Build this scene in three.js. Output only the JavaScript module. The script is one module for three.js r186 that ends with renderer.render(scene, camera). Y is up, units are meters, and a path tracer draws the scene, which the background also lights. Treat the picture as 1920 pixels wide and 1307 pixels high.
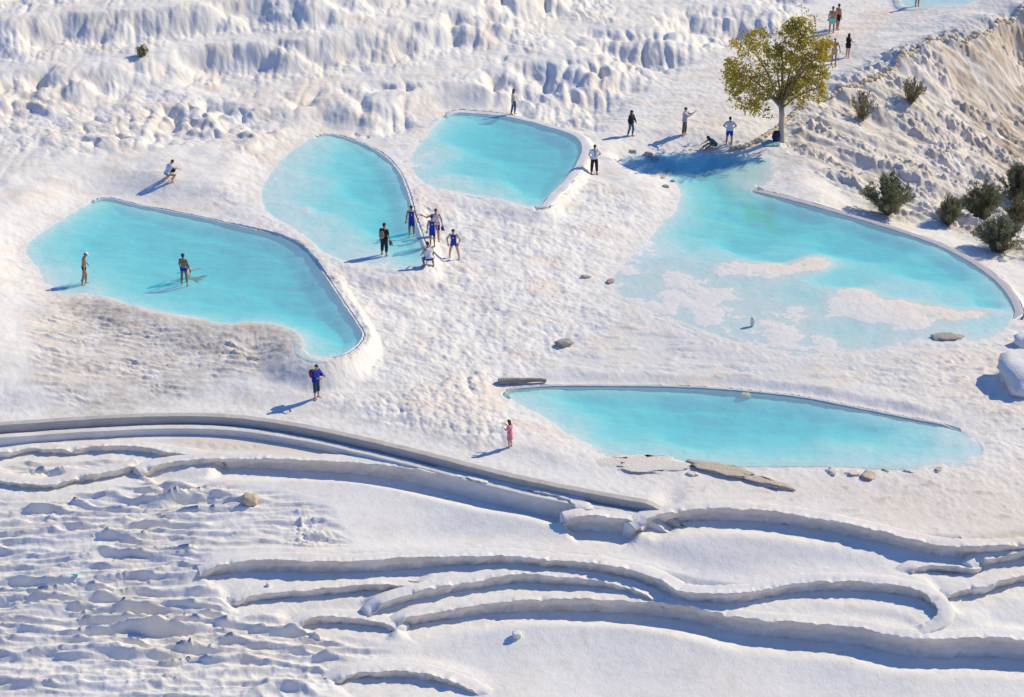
import * as THREE from 'three';
import { mergeGeometries } from 'three/addons/utils/BufferGeometryUtils.js';

// ---------------------------------------------------------------- camera, sky, sun, exposure
const CAM = { h: 41.6, z: 85.4, fov: 20 };
const scene = new THREE.Scene();
const camera = new THREE.PerspectiveCamera(CAM.fov, 1920 / 1307, 1, 2000);
camera.position.set(0, CAM.h, CAM.z);
camera.lookAt(0, 0, 0);
camera.updateMatrixWorld();

const SUN = new THREE.Vector3(1.15, 1, -0.62).normalize();
{ // clear deep-blue autumn sky, paler towards the horizon and round the sun
  const W = 256, H = 128, d = new Float32Array(W * H * 4), v = new THREE.Vector3();
  for (let j = 0; j < H; j++) for (let i = 0; i < W; i++) {
    const el = ((j + 0.5) / H - 0.5) * Math.PI, az = ((i + 0.5) / W - 0.5) * 2 * Math.PI;
    v.set(Math.cos(el) * Math.cos(az), Math.sin(el), Math.cos(el) * Math.sin(az));
    const up = Math.max(0, v.y), hz = Math.pow(1 - up, 5), c = Math.max(0, v.dot(SUN));
    const glow = 0.25 * Math.pow(c, 8);
    const k = (j * W + i) * 4;
    d[k] = 0.04 + 0.5 * hz + glow * 0.5;
    d[k + 1] = 0.145 + 0.46 * hz + glow * 0.48;
    d[k + 2] = 0.45 + 0.34 * hz + glow * 0.42;
    d[k + 3] = 1;
  }
  const t = new THREE.DataTexture(d, W, H, THREE.RGBAFormat, THREE.FloatType);
  t.mapping = THREE.EquirectangularReflectionMapping; t.magFilter = THREE.LinearFilter; t.needsUpdate = true;
  scene.background = t; scene.environment = t;
}
const sun = new THREE.DirectionalLight(new THREE.Color(1, 0.885, 0.635), 3.95);
sun.position.copy(SUN).multiplyScalar(120); sun.name = 'sun';
sun.castShadow = true; sun.shadow.mapSize.set(4096, 4096);
Object.assign(sun.shadow.camera, { left: -60, right: 60, top: 60, bottom: -60, near: 1, far: 300 });
scene.add(sun, sun.target);

const renderer = new THREE.WebGLRenderer({ antialias: true });
renderer.setSize(1024, 697);
renderer.toneMapping = THREE.LinearToneMapping;
renderer.toneMappingExposure = 1.1;
renderer.shadowMap.enabled = true;

// ---------------------------------------------------------------- helpers
const { sin, cos, abs, min, max, floor, sqrt, PI, hypot, exp, pow } = Math;
const clamp = (x, a = 0, b = 1) => x < a ? a : x > b ? b : x;
const lerp = (a, b, t) => a + (b - a) * t;
const sst = (a, b, x) => { const t = clamp((x - a) / (b - a)); return t * t * (3 - 2 * t); };
function rng(seed) { let s = seed >>> 0; return () => { s = (s + 0x6d2b79f5) | 0; let t = Math.imul(s ^ s >>> 15, 1 | s); t = t + Math.imul(t ^ t >>> 7, 61 | t) ^ t; return ((t ^ t >>> 14) >>> 0) / 4294967296; }; }
const PERM = new Uint16Array(1024); const GX = new Float32Array(512), GY = new Float32Array(512), RV = new Float32Array(512), RW = new Float32Array(512);
{ const r = rng(7), p = [...Array(512).keys()]; for (let i = 511; i > 0; i--) { const j = floor(r() * (i + 1)); [p[i], p[j]] = [p[j], p[i]]; }
  for (let i = 0; i < 1024; i++) PERM[i] = p[i & 511];
  for (let i = 0; i < 512; i++) { const a = r() * 2 * PI; GX[i] = cos(a); GY[i] = sin(a); RV[i] = r(); RW[i] = r(); } }
const hsh = (i, j) => PERM[(PERM[i & 511] + j) & 511];
function noise(x, y) {                       // gradient noise, about -0.7..0.7
  const i = floor(x), j = floor(y), fx = x - i, fy = y - j, u = fx * fx * fx * (fx * (fx * 6 - 15) + 10), v = fy * fy * fy * (fy * (fy * 6 - 15) + 10);
  const a = hsh(i, j), b = hsh(i + 1, j), c = hsh(i, j + 1), d = hsh(i + 1, j + 1);
  const na = GX[a] * fx + GY[a] * fy, nb = GX[b] * (fx - 1) + GY[b] * fy, nc = GX[c] * fx + GY[c] * (fy - 1), nd = GX[d] * (fx - 1) + GY[d] * (fy - 1);
  return na + (nb - na) * u + (nc - na + (na - nb - nc + nd) * u) * v;
}
function fbm(x, y, o = 4) { let s = 0, a = 1; for (let k = 0; k < o; k++) { s += a * noise(x, y); x = x * 2.03 + 17.3; y = y * 2.03 - 9.1; a *= 0.5; } return s; }
const ridge = (x, y, o = 4) => { let s = 0, a = 1; for (let k = 0; k < o; k++) { s += a * (1 - 2 * abs(noise(x, y))); x = x * 2.1 + 3.7; y = y * 2.1 + 8.3; a *= 0.5; } return s / 2; };
const WO = { f1: 0, f2: 0, id: 0, dx: 0, dy: 0 };
function worley(x, y) {
  const i = floor(x), j = floor(y); let a = 9, b = 9, id = 0;
  for (let q = -1; q <= 1; q++) for (let p = -1; p <= 1; p++) {
    const h = hsh(i + p, j + q), dx = i + p + 0.12 + 0.76 * RV[h] - x, dy = j + q + 0.12 + 0.76 * RW[h] - y, d = dx * dx + dy * dy;
    if (d < a) { b = a; a = d; id = h; WO.dx = dx; WO.dy = dy; } else if (d < b) b = d;
  }
  WO.f1 = sqrt(a); WO.f2 = sqrt(b); WO.id = id; return WO;
}
function softCells(x, y, k) {                // smooth cells: distance to the nearest seed without creases
  const i = floor(x), j = floor(y); let s = 0;
  for (let q = -1; q <= 1; q++) for (let p = -1; p <= 1; p++) { const h = hsh(i + p, j + q), dx = i + p + 0.12 + 0.76 * RV[h] - x, dy = j + q + 0.12 + 0.76 * RW[h] - y; s += exp(-k * sqrt(dx * dx + dy * dy)); }
  return -Math.log(s) / k;
}
// a place in the photograph (its own pixels) to a point of the world at height h
const FOC = 653.5 / Math.tan(CAM.fov * PI / 360), PIT = Math.atan2(CAM.h, CAM.z), SP = sin(PIT), CP = cos(PIT);
function at(px, py, h = 0) {
  const a = (px - 960) / FOC, b = -(py - 653.5) / FOC, dy = -SP + b * CP, dz = -CP - b * SP, t = (h - CAM.h) / dy;
  return new THREE.Vector3(a * t, h, CAM.z + dz * t);
}
function smoothLine(pts, closed, step) {      // pts: Vector3 list -> evenly spaced Vector3 list
  const c = new THREE.CatmullRomCurve3(pts, closed, 'centripetal'); c.arcLengthDivisions = pts.length * 24;
  const n = max(4, Math.round(c.getLength() / step)); return c.getSpacedPoints(n);
}
const taken = {};
function numbered(name) { const n = taken[name] = (taken[name] ?? -1) + 1; return n ? `${name}_${String(n).padStart(3, '0')}` : name; }
function tag(o, label, category, group, kind) { o.userData = { ...o.userData, label, category }; if (group) o.userData.group = group; if (kind) o.userData.kind = kind; return o; }
function add(o, name) { o.name = numbered(name); o.traverse((m) => { m.castShadow = m.receiveShadow = true; }); scene.add(o); return o; }
function part(parent, name, geo, mat) { const m = new THREE.Mesh(geo, mat); m.name = name; m.castShadow = m.receiveShadow = true; parent.add(m); return m; }
function geoOf(pos, idx, col, uv) {
  const g = new THREE.BufferGeometry(); g.setAttribute('position', new THREE.BufferAttribute(pos instanceof Float32Array ? pos : new Float32Array(pos), 3));
  if (col) g.setAttribute('color', new THREE.BufferAttribute(col instanceof Float32Array ? col : new Float32Array(col), 3));
  if (uv) g.setAttribute('uv', new THREE.BufferAttribute(uv instanceof Float32Array ? uv : new Float32Array(uv), 2));
  g.setIndex(new THREE.BufferAttribute(idx instanceof Uint32Array ? idx : new Uint32Array(idx), 1)); return g;
}
function noiseTexture(size, f, wrap = 1) {    // tileable grey texture from several octaves
  const d = new Uint8Array(size * size * 4);
  for (let j = 0; j < size; j++) for (let i = 0; i < size; i++) {
    const v = clamp(f(i / size, j / size)) * 255, k = (j * size + i) * 4; d[k] = d[k + 1] = d[k + 2] = v; d[k + 3] = 255;
  }
  const t = new THREE.DataTexture(d, size, size); t.wrapS = t.wrapT = THREE.RepeatWrapping; t.magFilter = THREE.LinearFilter; t.minFilter = THREE.LinearMipmapLinearFilter; t.generateMipmaps = true; t.needsUpdate = true; return t;
}
function tnoise(x, y, n, seed) {              // noise that repeats every n cells
  const i = floor(x), j = floor(y), fx = x - i, fy = y - j, u = fx * fx * (3 - 2 * fx), v = fy * fy * (3 - 2 * fy), w = (a, b) => RV[hsh(((a % n) + n) % n + seed * 31, ((b % n) + n) % n + seed * 17)];
  return lerp(lerp(w(i, j), w(i + 1, j), u), lerp(w(i, j + 1), w(i + 1, j + 1), u), v);
}
const grain = noiseTexture(1024, (u, v) => 0.4 * tnoise(u * 24, v * 24, 24, 1) + 0.28 * tnoise(u * 64, v * 64, 64, 2) + 0.2 * tnoise(u * 150, v * 150, 150, 3) + 0.12 * tnoise(u * 330, v * 330, 330, 4));
const ripple = noiseTexture(512, (u, v) => 0.55 * tnoise(u * 10, v * 26, 2, 5) + 0.3 * tnoise(u * 22, v * 54, 2, 6) + 0.15 * tnoise(u * 60, v * 120, 2, 7));
// ---------------------------------------------------------------- lie of the land
// control points: photograph x, y and the height there in metres
const CONTROL = [
  // dry terraces in the foreground, stepping down towards the camera
  [-150, 1420, -1.4], [400, 1420, -1.4], [960, 1420, -1.35], [1500, 1420, -1.4], [2060, 1420, -1.4], [-150, 1250, -0.9], [300, 1250, -0.9], [640, 1235, -1.05], [800, 1230, -1.2], [1100, 1240, -1.25], [1500, 1270, -1.3], [2000, 1290, -1.3],
  [-150, 1120, -0.3], [200, 1130, -0.25], [420, 1150, -0.45], [-150, 1000, 0.4], [150, 1010, 0.45], [420, 970, 0.62], [600, 1010, 0.42], [800, 970, 0.35], [1000, 1010, 0.32], [1300, 1030, 0.42], [1600, 1060, 0.36], [1900, 1065, 0.28], [2050, 1060, 0.26],
  [1850, 1150, -0.3], [2050, 1140, -0.3], [1550, 1140, -0.34], [1380, 1135, -0.38], [1000, 1100, -0.15], [600, 1090, -0.2], [900, 1115, -0.48], [600, 1135, -0.55],
  [0, 870, 0.75], [250, 850, 0.72], [500, 850, 0.7], [1130, 950, 0.85],
  // the broad floor beyond the channel
  [-120, 770, 1.8], [200, 760, 1.5], [500, 770, 1.4], [700, 800, 1.35], [900, 850, 1.3], [1100, 900, 1.25], [1300, 930, 1.25], [1550, 940, 1.2], [1800, 980, 1.05], [2050, 980, 1.0], [2050, 850, 1.25], [1900, 880, 1.2],
  [-120, 650, 3.2], [10, 640, 2.9], [60, 700, 2.2], [60, 570, 2.7], [150, 610, 2.3], [330, 640, 2.1], [300, 700, 1.8], [520, 650, 2.0], [600, 720, 1.6], [690, 690, 1.7], [750, 600, 1.9], [720, 540, 2.1], [850, 650, 1.6], [900, 740, 1.4],
  [830, 480, 2.1], [840, 410, 2.3], [950, 450, 2.1], [1000, 540, 1.8], [1100, 430, 1.9], [1150, 340, 2.0], [1200, 400, 1.75], [1150, 500, 1.6], [1050, 640, 1.5], [1200, 620, 1.45], [1400, 680, 1.42], [1600, 700, 1.45], [1800, 720, 1.5], [1300, 705, 1.4], [2050, 700, 1.7], [1900, 640, 1.5],
  // path and level ground at the upper right
  [1130, 300, 2.1], [1180, 260, 2.2], [1280, 265, 2.1], [1400, 270, 1.95], [1460, 285, 1.9], [1500, 340, 1.75], [1300, 200, 2.3], [1150, 200, 2.4], [1050, 200, 2.5], [1400, 150, 2.5], [1300, 120, 2.7], [1500, 90, 2.7], [1600, 60, 2.8], [1750, 30, 2.9], [1950, -20, 3.1], [1500, 10, 2.9], [1700, -60, 3.2], [1480, 205, 2.2], [1540, 178, 2.3], [1620, 145, 2.4], [1690, 118, 2.45], [1750, 95, 2.5], [1820, 70, 2.55], [1880, 48, 2.62], [1930, 30, 2.7], [1720, 60, 2.75], [1840, 22, 2.9], [1600, 110, 2.6], [2060, -40, 3.0],
  // slope falling away to the right
  [1560, 290, 1.2], [1640, 230, 0.9], [1700, 330, 0.2], [1640, 390, 0.6], [1790, 180, 0.2], [1800, 290, -1.0], [1900, 120, -0.1], [1920, 230, -1.8], [1920, 340, -2.4], [1790, 400, -0.6], [1900, 430, -1.2], [2060, 300, -4], [2060, 130, -1.5], [2080, 460, -2],
  [1760, 425, 0.5], [1930, 490, 0.7], [2010, 560, 0.8],
  // hillside of flowstone at the upper left
  [-120, -80, 12.5], [300, -80, 12], [650, -80, 10.5], [950, -80, 8.0], [1200, -60, 5.8], [1400, -60, 4.2], [-120, 20, 9.8], [100, 20, 9.6], [350, 20, 9.0], [600, 20, 8.2], [850, 20, 6.4], [1050, 20, 4.9], [1250, 15, 3.8], [1420, 20, 3.1],
  [-120, 110, 7.4], [80, 105, 7.2], [250, 110, 6.4], [420, 110, 5.6], [600, 120, 4.8], [800, 100, 4.7], [950, 100, 4.1], [1100, 95, 3.5], [1220, 90, 3.0], [-120, 200, 5.6], [60, 190, 5.3], [200, 190, 4.7], [330, 200, 4.1], [500, 200, 3.6], [650, 210, 3.1], [720, 190, 3.3], [850, 185, 2.9], [950, 195, 2.7],
  [-120, 300, 4.4], [40, 290, 4.2], [180, 280, 3.8], [320, 320, 3.2], [450, 310, 3.1], [560, 260, 3.0], [680, 245, 2.75], [760, 260, 2.6], [810, 215, 2.7], [150, 370, 3.0], [300, 380, 2.85], [400, 370, 2.8], [30, 420, 3.1], [-120, 420, 3.9], [-120, 530, 3.5], [0, 520, 2.9],
];
const centre = at(960, 600, 1);
const tps = (() => {
  const P = CONTROL.map(([x, y, h]) => { if (h > 2.9 && x < 1450) h = 2.9 + (h - 2.9) * 0.62; const p = at(x, y, h); return [p.x / 20, p.z / 20, h]; }), n = P.length, N = n + 3;
  const A = Array.from({ length: N }, () => new Float64Array(N + 1)), U = (r2) => r2 > 1e-12 ? r2 * Math.log(r2) : 0;
  for (let i = 0; i < n; i++) {
    for (let j = 0; j < n; j++) A[i][j] = U((P[i][0] - P[j][0]) ** 2 + (P[i][1] - P[j][1]) ** 2);
    A[i][i] += 0.004; A[i][n] = A[n][i] = 1; A[i][n + 1] = A[n + 1][i] = P[i][0]; A[i][n + 2] = A[n + 2][i] = P[i][1]; A[i][N] = P[i][2];
  }
  for (let c = 0; c < N; c++) {
    let b = c; for (let r = c + 1; r < N; r++) if (abs(A[r][c]) > abs(A[b][c])) b = r; [A[c], A[b]] = [A[b], A[c]];
    for (let r = 0; r < N; r++) if (r !== c) { const f = A[r][c] / A[c][c]; if (f) for (let k = c; k <= N; k++) A[r][k] -= f * A[c][k]; }
  }
  const w = A.map((r, i) => r[N] / r[i]);
  return (x, z) => { x /= 20; z /= 20; let s = w[n] + w[n + 1] * x + w[n + 2] * z; for (let i = 0; i < n; i++) s += w[i] * U((x - P[i][0]) ** 2 + (z - P[i][1]) ** 2); return s; };
})();
const MG = { x0: -60, x1: 60, z0: -95, z1: 40, n: 0, m: 0, d: 0.5 };
MG.n = Math.round((MG.x1 - MG.x0) / MG.d) + 1; MG.m = Math.round((MG.z1 - MG.z0) / MG.d) + 1; MG.v = new Float32Array(MG.n * MG.m);
for (let j = 0; j < MG.m; j++) for (let i = 0; i < MG.n; i++) MG.v[j * MG.n + i] = clamp(tps(MG.x0 + i * MG.d, MG.z0 + j * MG.d), -7, 19);
function macro(x, z) {
  const u = clamp((x - MG.x0) / MG.d, 0, MG.n - 1.001), v = clamp((z - MG.z0) / MG.d, 0, MG.m - 1.001), i = floor(u), j = floor(v), k = j * MG.n + i;
  return lerp(lerp(MG.v[k], MG.v[k + 1], u - i), lerp(MG.v[k + MG.n], MG.v[k + MG.n + 1], u - i), v - j);
}

// soft areas of the ground, drawn as outlines on the photograph at a height
function area(pts, h, feather) {
  const p = pts.map(([x, y]) => { const q = at(x, y, h); return [q.x, q.z]; }), n = p.length;
  let x0 = 1e9, x1 = -1e9, z0 = 1e9, z1 = -1e9; for (const [x, z] of p) { x0 = min(x0, x); x1 = max(x1, x); z0 = min(z0, z); z1 = max(z1, z); }
  return (x, z) => {
    if (x < x0 - feather || x > x1 + feather || z < z0 - feather || z > z1 + feather) return 0;
    let d = 1e9, s = 1;
    for (let i = 0, j = n - 1; i < n; j = i++) {
      const ex = p[j][0] - p[i][0], ez = p[j][1] - p[i][1], wx = x - p[i][0], wz = z - p[i][1], t = clamp((wx * ex + wz * ez) / (ex * ex + ez * ez)), bx = wx - ex * t, bz = wz - ez * t;
      d = min(d, bx * bx + bz * bz);
      const a = z >= p[i][1], b = z < p[j][1], c = ex * wz > ez * wx; if ((a && b && c) || (!a && !b && !c)) s = -s;
    }
    return sst(feather, -feather, s * sqrt(d));
  };
}
const A = {
  hill: area([[-300, -300], [1650, -300], [1480, 20], [1330, 60], [1180, 130], [1120, 190], [960, 190], [830, 185], [720, 215], [640, 235], [560, 200], [420, 180], [300, 150], [230, 190], [60, 200], [-300, 210]], 4, 1.2),
  lowHill: area([[-300, 190], [220, 185], [420, 170], [640, 200], [700, 230], [600, 255], [520, 300], [400, 250], [250, 270], [60, 290], [-300, 310]], 3.6, 1.2),
  lumps: area([[-200, 250], [80, 250], [90, 290], [20, 320], [-200, 330]], 4, 0.8),
  slope: area([[1470, 300], [1506, 232], [1622, 172], [1764, 118], [1945, 62], [2300, -150], [2400, 700], [2030, 560], [1900, 470], [1780, 420], [1640, 395], [1520, 340]], 0.8, 1.0),
  brown: area([[1700, 120], [1940, 60], [2300, -60], [2300, 400], [1900, 330], [1820, 220], [1760, 170]], 0, 2.5),
  mounds: area([[-400, 880], [200, 860], [330, 900], [470, 925], [600, 955], [650, 1010], [640, 1040], [500, 1045], [380, 1060], [430, 1100], [640, 1120], [700, 1150], [740, 1175], [700, 1200], [640, 1210], [560, 1235], [700, 1245], [800, 1265], [900, 1330], [900, 1500], [-400, 1500]], 0.5, 0.5),
  ruffle: area([[560, 960], [650, 1010], [650, 1042], [600, 1046], [540, 1010]], 0.6, 0.5),
  tangle: area([[330, 1210], [520, 1170], [700, 1160], [740, 1180], [690, 1205], [600, 1220], [540, 1250], [660, 1245], [560, 1290], [420, 1310], [380, 1250], [150, 1230], [20, 1220], [10, 1190], [200, 1190]], 0.3, 0.5),
  crust: area([[85, 555], [160, 556], [235, 580], [330, 600], [440, 614], [480, 608], [540, 618], [570, 645], [565, 690], [450, 680], [330, 720], [220, 760], [110, 750], [60, 660]], 2.2, 1.0),
  crustDark: area([[200, 562], [260, 582], [330, 598], [430, 612], [470, 606], [520, 612], [560, 632], [560, 655], [480, 668], [400, 650], [250, 620], [130, 590], [110, 560]], 2.3, 0.7),
  bumps: area([[640, 500], [800, 400], [860, 360], [1000, 400], [1110, 330], [1260, 380], [1190, 470], [1140, 600], [1020, 660], [900, 720], [760, 700], [660, 700], [690, 630], [600, 480]], 2, 1.2),
  bumpsUpper: area([[20, 440], [180, 380], [330, 390], [470, 330], [600, 240], [760, 250], [830, 215], [760, 330], [740, 300], [610, 240], [520, 300], [440, 400], [190, 362], [20, 500]], 2.8, 0.8),
  cobble: area([[610, 760], [900, 700], [990, 770], [1000, 800], [900, 840], [700, 800], [600, 700], [690, 660]], 1.5, 1.0),
  flats: area([[1120, 560], [1200, 470], [1330, 490], [1600, 560], [1800, 640], [1700, 720], [1420, 730], [1130, 715], [1050, 680]], 1.4, 1.5),
  sand: area([[1120, 850], [1300, 870], [1700, 880], [1860, 850], [1800, 780], [1600, 720], [1780, 650], [2100, 640], [2100, 1030], [1800, 1010], [1500, 940], [1280, 925]], 1.3, 2.0),
  sandDeep: area([[1420, 890], [1800, 900], [2100, 880], [2100, 1050], [1750, 990], [1450, 930]], 1.25, 1.6),
  path: area([[1140, 250], [1200, 160], [1400, 80], [1560, 20], [1950, -40], [1960, 10], [1750, 90], [1480, 215], [1400, 275], [1200, 275]], 2.4, 1.2),
  pathGrey: area([[1620, 70], [1700, 20], [1950, -30], [1940, 20], [1760, 90], [1560, 165], [1500, 160]], 2.7, 0.5),
  pathTan: area([[1480, 80], [1560, 50], [1640, 10], [1690, 15], [1640, 55], [1560, 110], [1480, 110]], 2.8, 0.8),
  stainA: area([[380, 140], [560, 150], [620, 165], [560, 185], [470, 160], [360, 150]], 4.2, 0.8),
  stainB: area([[180, 175], [360, 195], [440, 215], [330, 225], [210, 205]], 4.0, 0.8),
  stainC: area([[400, 230], [600, 245], [560, 290], [420, 280]], 3.2, 1.0),
  stainD: area([[560, 165], [640, 170], [710, 200], [690, 240], [620, 235], [570, 190]], 3.3, 0.7),
  stainE: area([[740, 190], [860, 195], [850, 212], [760, 225]], 2.8, 0.7),
  stainF: area([[20, 15], [200, 25], [290, 60], [230, 78], [60, 60], [0, 50]], 9, 1.2),
  stainG: area([[0, 55], [110, 66], [60, 75], [0, 72]], 8, 1.0),
  tanFloor: area([[320, 822], [440, 826], [560, 842], [660, 860], [560, 862], [330, 842]], 0.7, 0.25),
};

// ---------------------------------------------------------------- pools: outline (x, y, rim 1 or beach 0), water level, depths
const POOLS = [
  { key: 'left', level: 2.42, out: [[192, 373, 1], [260, 386, 1], [350, 403, 1], [440, 423, 1], [520, 443, 1], [565, 463, 1], [600, 506, 1], [640, 566, 1], [668, 608, 1], [678, 628, 1], [664, 650, 1], [632, 667, 1], [604, 671, 0], [574, 660, 0], [570, 640, 0], [552, 620, 0], [510, 607, 0], [470, 604, 0], [430, 608, 0], [380, 600, 0], [330, 592, 0], [280, 580, 0], [235, 570, 0], [195, 555, 0], [155, 552, 0], [115, 550, 0], [88, 535, 0], [72, 505, 0], [48, 470, 0], [66, 446, 0], [104, 420, 0], [150, 392, 0]],
    depth: [[300, 440, 0.42], [450, 480, 0.55], [560, 540, 0.6], [640, 610, 0.55], [200, 440, 0.32], [120, 470, 0.2], [120, 520, 0.12], [300, 540, 0.28], [450, 570, 0.36], [600, 650, 0.3], [230, 395, 0.3], [500, 460, 0.5]], beach: 2.4 },
  { key: 'middle', level: 2.52, out: [[612, 253, 1], [660, 263, 1], [710, 286, 1], [742, 316, 1], [760, 352, 1], [773, 396, 1], [787, 440, 1], [797, 478, 1], [785, 500, 1], [740, 505, 0], [690, 494, 0], [640, 486, 0], [606, 472, 0], [584, 452, 0], [545, 425, 0], [505, 400, 0], [490, 370, 0], [502, 335, 0], [540, 290, 0], [578, 264, 0]],
    depth: [[640, 300, 0.3], [700, 350, 0.42], [740, 420, 0.42], [760, 470, 0.22], [620, 380, 0.2], [640, 440, 0.12], [560, 400, 0.035], [540, 340, 0.05], [690, 480, 0.05], [600, 300, 0.16], [580, 350, 0.1]], beach: 4.5 },
  { key: 'upper', level: 2.5, out: [[850, 213, 1], [890, 213, 1], [960, 221, 1], [1030, 239, 1], [1074, 254, 1], [1090, 272, 1], [1084, 300, 1], [1060, 335, 1], [1030, 366, 1], [1010, 386, 1], [985, 386, 0], [930, 371, 0], [860, 360, 0], [800, 345, 0], [771, 312, 0], [776, 286, 0], [800, 256, 0], [822, 230, 0]],
    depth: [[960, 270, 0.55], [1040, 280, 0.55], [1000, 340, 0.5], [900, 250, 0.45], [880, 310, 0.22], [820, 290, 0.07], [930, 350, 0.16], [850, 340, 0.06], [860, 230, 0.4]], beach: 3.4 },
  { key: 'right', level: 1.5, out: [[1205, 300, 0], [1250, 288, 0], [1320, 287, 0], [1390, 291, 0], [1445, 299, 0], [1452, 322, 0], [1438, 346, 0], [1412, 357, 1], [1460, 370, 1], [1520, 386, 1], [1610, 412, 1], [1700, 440, 1], [1765, 464, 1], [1830, 500, 1], [1878, 540, 1], [1902, 588, 1], [1888, 612, 0], [1850, 636, 0], [1740, 642, 0], [1640, 654, 0], [1520, 662, 0], [1400, 646, 0], [1290, 608, 0], [1190, 570, 0], [1146, 534, 0], [1176, 490, 0], [1228, 434, 0], [1268, 390, 0], [1272, 352, 0], [1246, 326, 0]],
    depth: [[1330, 300, 0.35], [1290, 320, 0.3], [1400, 325, 0.06], [1430, 335, 0.05], [1340, 370, 0.3], [1450, 400, 0.55], [1600, 450, 0.5], [1750, 500, 0.36], [1850, 560, 0.24], [1400, 450, 0.38], [1300, 430, 0.22], [1330, 475, 0.07], [1450, 470, 0.24], [1580, 520, 0.16], [1700, 540, 0.08], [1870, 605, 0.12], [1440, 506, -0.02], [1380, 505, -0.015], [1520, 496, -0.01], [1620, 575, -0.035], [1680, 585, -0.04], [1590, 555, -0.03], [1760, 585, -0.02], [1840, 588, -0.012], [1780, 625, 0.02], [1800, 560, 0.1], [1420, 545, 0.02], [1500, 550, 0.05], [1250, 470, 0.05], [1370, 530, 0.02], [1300, 500, 0.03], [1290, 450, 0.12], [1200, 540, 0.02], [1260, 560, -0.012], [1320, 580, -0.01], [1400, 600, 0.004], [1480, 625, -0.012], [1570, 622, 0.035], [1640, 632, 0.03], [1480, 590, 0.008], [1350, 550, -0.008], [1280, 525, -0.01], [1250, 590, -0.01], [1400, 570, 0.01], [1540, 645, -0.01]], beach: 2.2 },
  { key: 'near', level: 1.28, out: [[950, 737, 1], [1000, 728, 1], [1150, 726, 1], [1300, 729, 1], [1400, 736, 1], [1500, 747, 1], [1600, 766, 1], [1700, 786, 1], [1775, 801, 1], [1826, 822, 0], [1842, 848, 0], [1822, 862, 0], [1700, 870, 0], [1550, 864, 0], [1400, 864, 0], [1260, 862, 0], [1150, 846, 0], [1080, 822, 0], [1020, 782, 0], [972, 756, 0]],
    depth: [[1100, 750, 0.4], [1300, 765, 0.55], [1300, 810, 0.5], [1450, 780, 0.5], [1450, 825, 0.42], [1600, 805, 0.3], [1700, 830, 0.2], [1790, 840, 0.1], [1150, 800, 0.36], [1080, 780, 0.25], [1250, 845, 0.22], [1600, 850, 0.16], [1000, 745, 0.2]], beach: 3.4 },
  { key: 'puddle', shallow: 1, label: 'pale blue water on the walkway at the top edge', level: 2.93, out: [[1690, -20, 0], [1790, -30, 0], [1850, -10, 0], [1830, 6, 0], [1760, 12, 0], [1700, 14, 0], [1690, 2, 0]], depth: [[1740, 0, 0.05], [1800, -10, 0.05]], beach: 0.8 },
  { key: 'puddle', shallow: 1, label: 'shaded blue shallows left of the tree shadow among dark stones', level: 1.6, out: [[1165, 298, 0], [1200, 290, 0], [1240, 296, 0], [1252, 312, 0], [1230, 324, 0], [1196, 322, 0], [1172, 312, 0]], depth: [[1205, 306, 0.1]], beach: 0.7 },
];
for (const p of POOLS) {
  const raw = p.out.map(([x, y]) => at(x, y, p.level)), n = raw.length;
  const curve = new THREE.CatmullRomCurve3(raw, true, 'centripetal'); p.pts = []; p.rim = [];
  for (let i = 0; i < n * 8; i++) { const t = i / (n * 8), k = i / 8, a = floor(k) % n, b = (a + 1) % n; const q = curve.getPoint(t); p.pts.push([q.x, q.z]); p.rim.push(lerp(p.out[a][2], p.out[b][2], k - floor(k))); }
  const xs = p.pts.map((q) => q[0]), zs = p.pts.map((q) => q[1]); p.box = [min(...xs) - 5, max(...xs) + 5, min(...zs) - 5, max(...zs) + 5];
  p.ctl = p.depth.map(([x, y, d]) => { const q = at(x, y, p.level); return [q.x, q.z, d]; });
}
const RIMW = { left: [0.12, 0.012], middle: [0.15, 0.015], upper: [0.55, 0.02], right: [0.5, 0.025], near: [0.2, 0.05] };
const PD = { d: 0, rim: 0 };
function poolDist(p, x, z) {                 // signed distance to the outline (inside negative) and whether the nearest edge is a rim
  const P = p.pts, n = P.length; let d = 1e9, s = 1, bi = 0, bt = 0, dR = 1e4, dB = 1e4;
  for (let i = 0, j = n - 1; i < n; j = i++) {
    const a = P[i], b = P[j], ex = b[0] - a[0], ez = b[1] - a[1], wx = x - a[0], wz = z - a[1], t = clamp((wx * ex + wz * ez) / (ex * ex + ez * ez + 1e-12)), bx = wx - ex * t, bz = wz - ez * t, q = bx * bx + bz * bz;
    if (q < d) { d = q; bi = i; bt = t; } if (p.rim[i] > 0.5) { if (q < dR) dR = q; } else if (q < dB) dB = q;
    const u = z >= a[1], v = z < b[1], c = ex * wz > ez * wx; if ((u && v && c) || (!u && !v && !c)) s = -s;
  }
  PD.d = s * sqrt(d); PD.dR = sqrt(dR); PD.dB = sqrt(dB); PD.rim = PD.dB / (PD.dR + PD.dB + 1e-6); return PD;
}

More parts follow.
